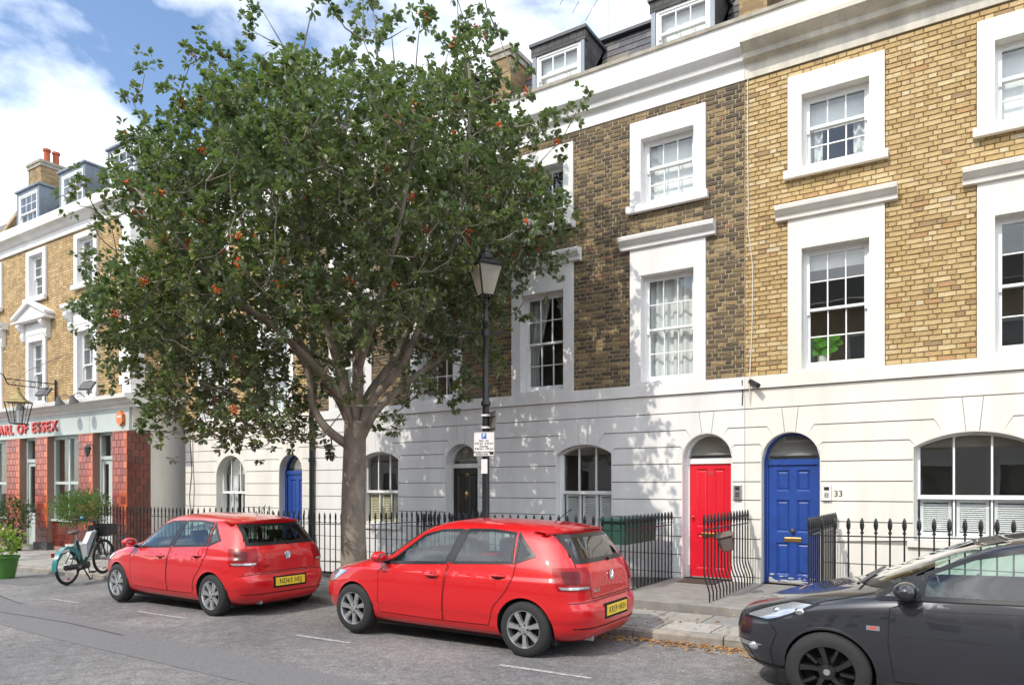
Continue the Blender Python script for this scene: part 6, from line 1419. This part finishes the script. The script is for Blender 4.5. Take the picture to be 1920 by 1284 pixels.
q = MB(); q.tube([(.45, 0, .32), (.72, 0, .62), (.9, 0, .93)], [.05, .055, .045], 10); q.tube([(.45, 0, .32), (.36, 0, .6), (.30, 0, .82)], .032, 9); q.tube([(.45, 0, .3), (.2, .05, .32), (0, .07, .36)], .025, 8); q.tube([(.45, 0, .3), (.2, -.05, .32), (0, -.07, .36)], .025, 8); q.tube([(.28, 0, .8), (0, .07, .36)], .012, 6); q.tube([(.28, 0, .8), (0, -.07, .36)], .012, 6); q.build('frame', 'bike_green', Bk, True)
q = MB(); q.cbox(.3, .62, -.055, .055, .22, .36, .03).tube([(-.12, -.05, .35), (.3, -.05, .31)], .055, 10); q.build('motor_cover', 'plastic_black', Bk, True)
q = MB(); q.add([(.52, -.052, .45), (.72, -.052, .75), (.86, -.052, .93), (.70, -.052, .93), (.52, -.052, .72), (.52, .052, .45), (.72, .052, .75), (.86, .052, .93), (.70, .052, .93), (.52, .052, .72)], [(0, 1, 2, 3, 4), (9, 8, 7, 6, 5)] + [(i, i + 5, (i + 1) % 5 + 5, (i + 1) % 5) for i in range(5)]); q.build('battery_panel', 'bike_grey', Bk)
q = MB(); vs = []
for k in range(15):
    a = R(-5 + k * 12.5); rr = .385; vs += [(-rr * math.cos(a), s * w_, .36 + rr * math.sin(a) - dz) for s, w_, dz in ((-1, .045, .05), (-1, .045, 0), (1, .045, 0), (1, .045, .05))]
q.add(vs, [(4 * k + c, 4 * k + c + 1, 4 * k + c + 5, 4 * k + c + 4) for k in range(14) for c in range(3)])
for s in (-1, 1): q.add([(-.38, s * .047, .44), (-.2, s * .047, .70), (.12, s * .047, .74), (.3, s * .047, .58), (.3, s * .047, .40), (.16, s * .047, .60), (0, s * .047, .66), (-.2, s * .047, .60)], [(0, 1, 6, 7), (1, 2, 5, 6), (2, 3, 4, 5)])
q.build('rear_mudguard', 'bike_teal', Bk, True)
q = MB(); q.tube([(.30, 0, .78), (.27, 0, .96)], .016, 8); q.build('seat_post', 'steel', Bk)
q = MB(); bm = bmesh.new(); bmesh.ops.create_uvsphere(bm, u_segments=16, v_segments=10, radius=1)
for v in bm.verts: v.co = Vector((.25 + v.co.x * .15, v.co.y * (.085 - .045 * v.co.x), .985 + v.co.z * .045))
q.bm(bm); q.build('saddle', 'saddle', Bk, True)
q = MB(); q.tube([(1.12, -.055, .36), (1.0, -.055, .72), (.95, 0, .8)], .018, 7); q.tube([(1.12, .055, .36), (1.0, .055, .72), (.95, 0, .8)], .018, 7); q.tube([(.95, 0, .78), (.86, 0, 1.12)], .024, 8); q.build('fork', 'plastic_black', Bk, True)
q = MB(); q.tube([(.70, -.33, 1.16), (.80, -.2, 1.17), (.87, -.06, 1.13), (.87, .06, 1.13), (.80, .2, 1.17), (.70, .33, 1.16)], .014, 7); q.build('handlebar', 'plastic_black', Bk, True)
for s in (-1, 1): q = MB(); q.tube([(.76, s * .26, 1.166), (.69, s * .35, 1.16)], .019, 8); q.build('grip', 'saddle', Bk)
q = MB(); q.ball((.79, .2, 1.2), .035, .035, .03, 2); q.build('bell', 'bike_blue', Bk, True)
q = MB(); q.box(.96, 1.30, -.2, .2, .80, .815)
for (a, b, c, d) in ((.96, .97, -.2, .2), (1.29, 1.3, -.2, .2), (.97, 1.29, -.2, -.19), (.97, 1.29, .19, .2)): q.box(a, b, c, d, .815, 1.02)
q.build('basket', 'plastic_black', Bk)
q = MB(); q.tube([(.42, -.03, .25), (.40, -.16, .04)], .014, 6); q.tube([(.42, .03, .25), (.40, .16, .04)], .014, 6); q.tube([(.38, -.17, .035), (.46, -.17, .035)], .016, 6); q.tube([(.38, .17, .035), (.46, .17, .035)], .016, 6); q.build('kickstand', 'plastic_black', Bk)
q = MB(); q.tube([(.45, -.09, .3), (.5, -.1, .16)], .012, 6); q.box(.46, .56, -.2, -.1, .145, .17); q.tube([(.45, .09, .3), (.40, .1, .44)], .012, 6); q.box(.35, .45, .1, .2, .43, .455); q.build('crank', 'plastic_black', Bk)
q = MB(); q.cbox(-.405, -.385, -.03, .03, .60, .68, .006); q.build('rear_light', 'lamp_red', Bk); q = MB(); q.box(-.25, .0, -.0505, -.0485, .655, .70); q.build('sticker', 'sign_white', Bk)
text('lettering', '543', .06, 'sign_white', Bk, (.2, -.107, .31), depth=.0005); 
# ------------------------------------------------------------------ terrace across the street, behind the camera (seen in reflections)
def opposite(X0, n, label, m):
    T = thing('opposite_terrace', label, 'house', (X0, -20.5, 0), R(180)); w = n * 2.6; holes = []
    for i in range(n):
        for z0, z1 in ((.9, 2.6), (3.8, 5.6), (6.7, 8.0)): holes.append((i * 2.6 + .75, i * 2.6 + 1.85, z0, z1))
    q = cells(MB(), 0, w, 3.3, 9.2, 0, .3, holes); q.build('wall', m, T); q = cells(MB(), 0, w, -1, 3.3, -.03, .3, holes); q.build('ground_floor', 'stucco_cream', T)
    q = MB(); q.prism_x([(0, 9.2), (-.25, 9.3), (-.25, 9.5), (0, 9.6), (.4, 9.6), (1.2, 10.8), (6, 10.8), (6, 9.2)], 0, w); q.build('roof', 'slate', T)
    for h in holes:
        q = MB(); a = .12
        q.box(h[0] - a, h[0], -.04, .2, h[2] - a, h[3] + a).box(h[1], h[1] + a, -.04, .2, h[2] - a, h[3] + a).box(h[0], h[1], -.04, .2, h[3], h[3] + a).box(h[0], h[1], -.06, .2, h[2] - a, h[2]); o = q.build('window', 'trim_white', T)
        q = MB(); q.box(h[0], h[1], .1, .11, h[2], h[3]); q.build('pane', 'car_glass_dark', o); q = MB(); q.box(h[0], h[1], .28, .3, h[2], h[3]); q.build('blind', 'room_dark', o)
opposite(8., 8, 'yellow brick terrace opposite, reflected in the windows', 'brick_far_yellow'); opposite(-13., 8, 'dark brick terrace opposite the pub, reflected in the car windows', 'brick_far_stack')
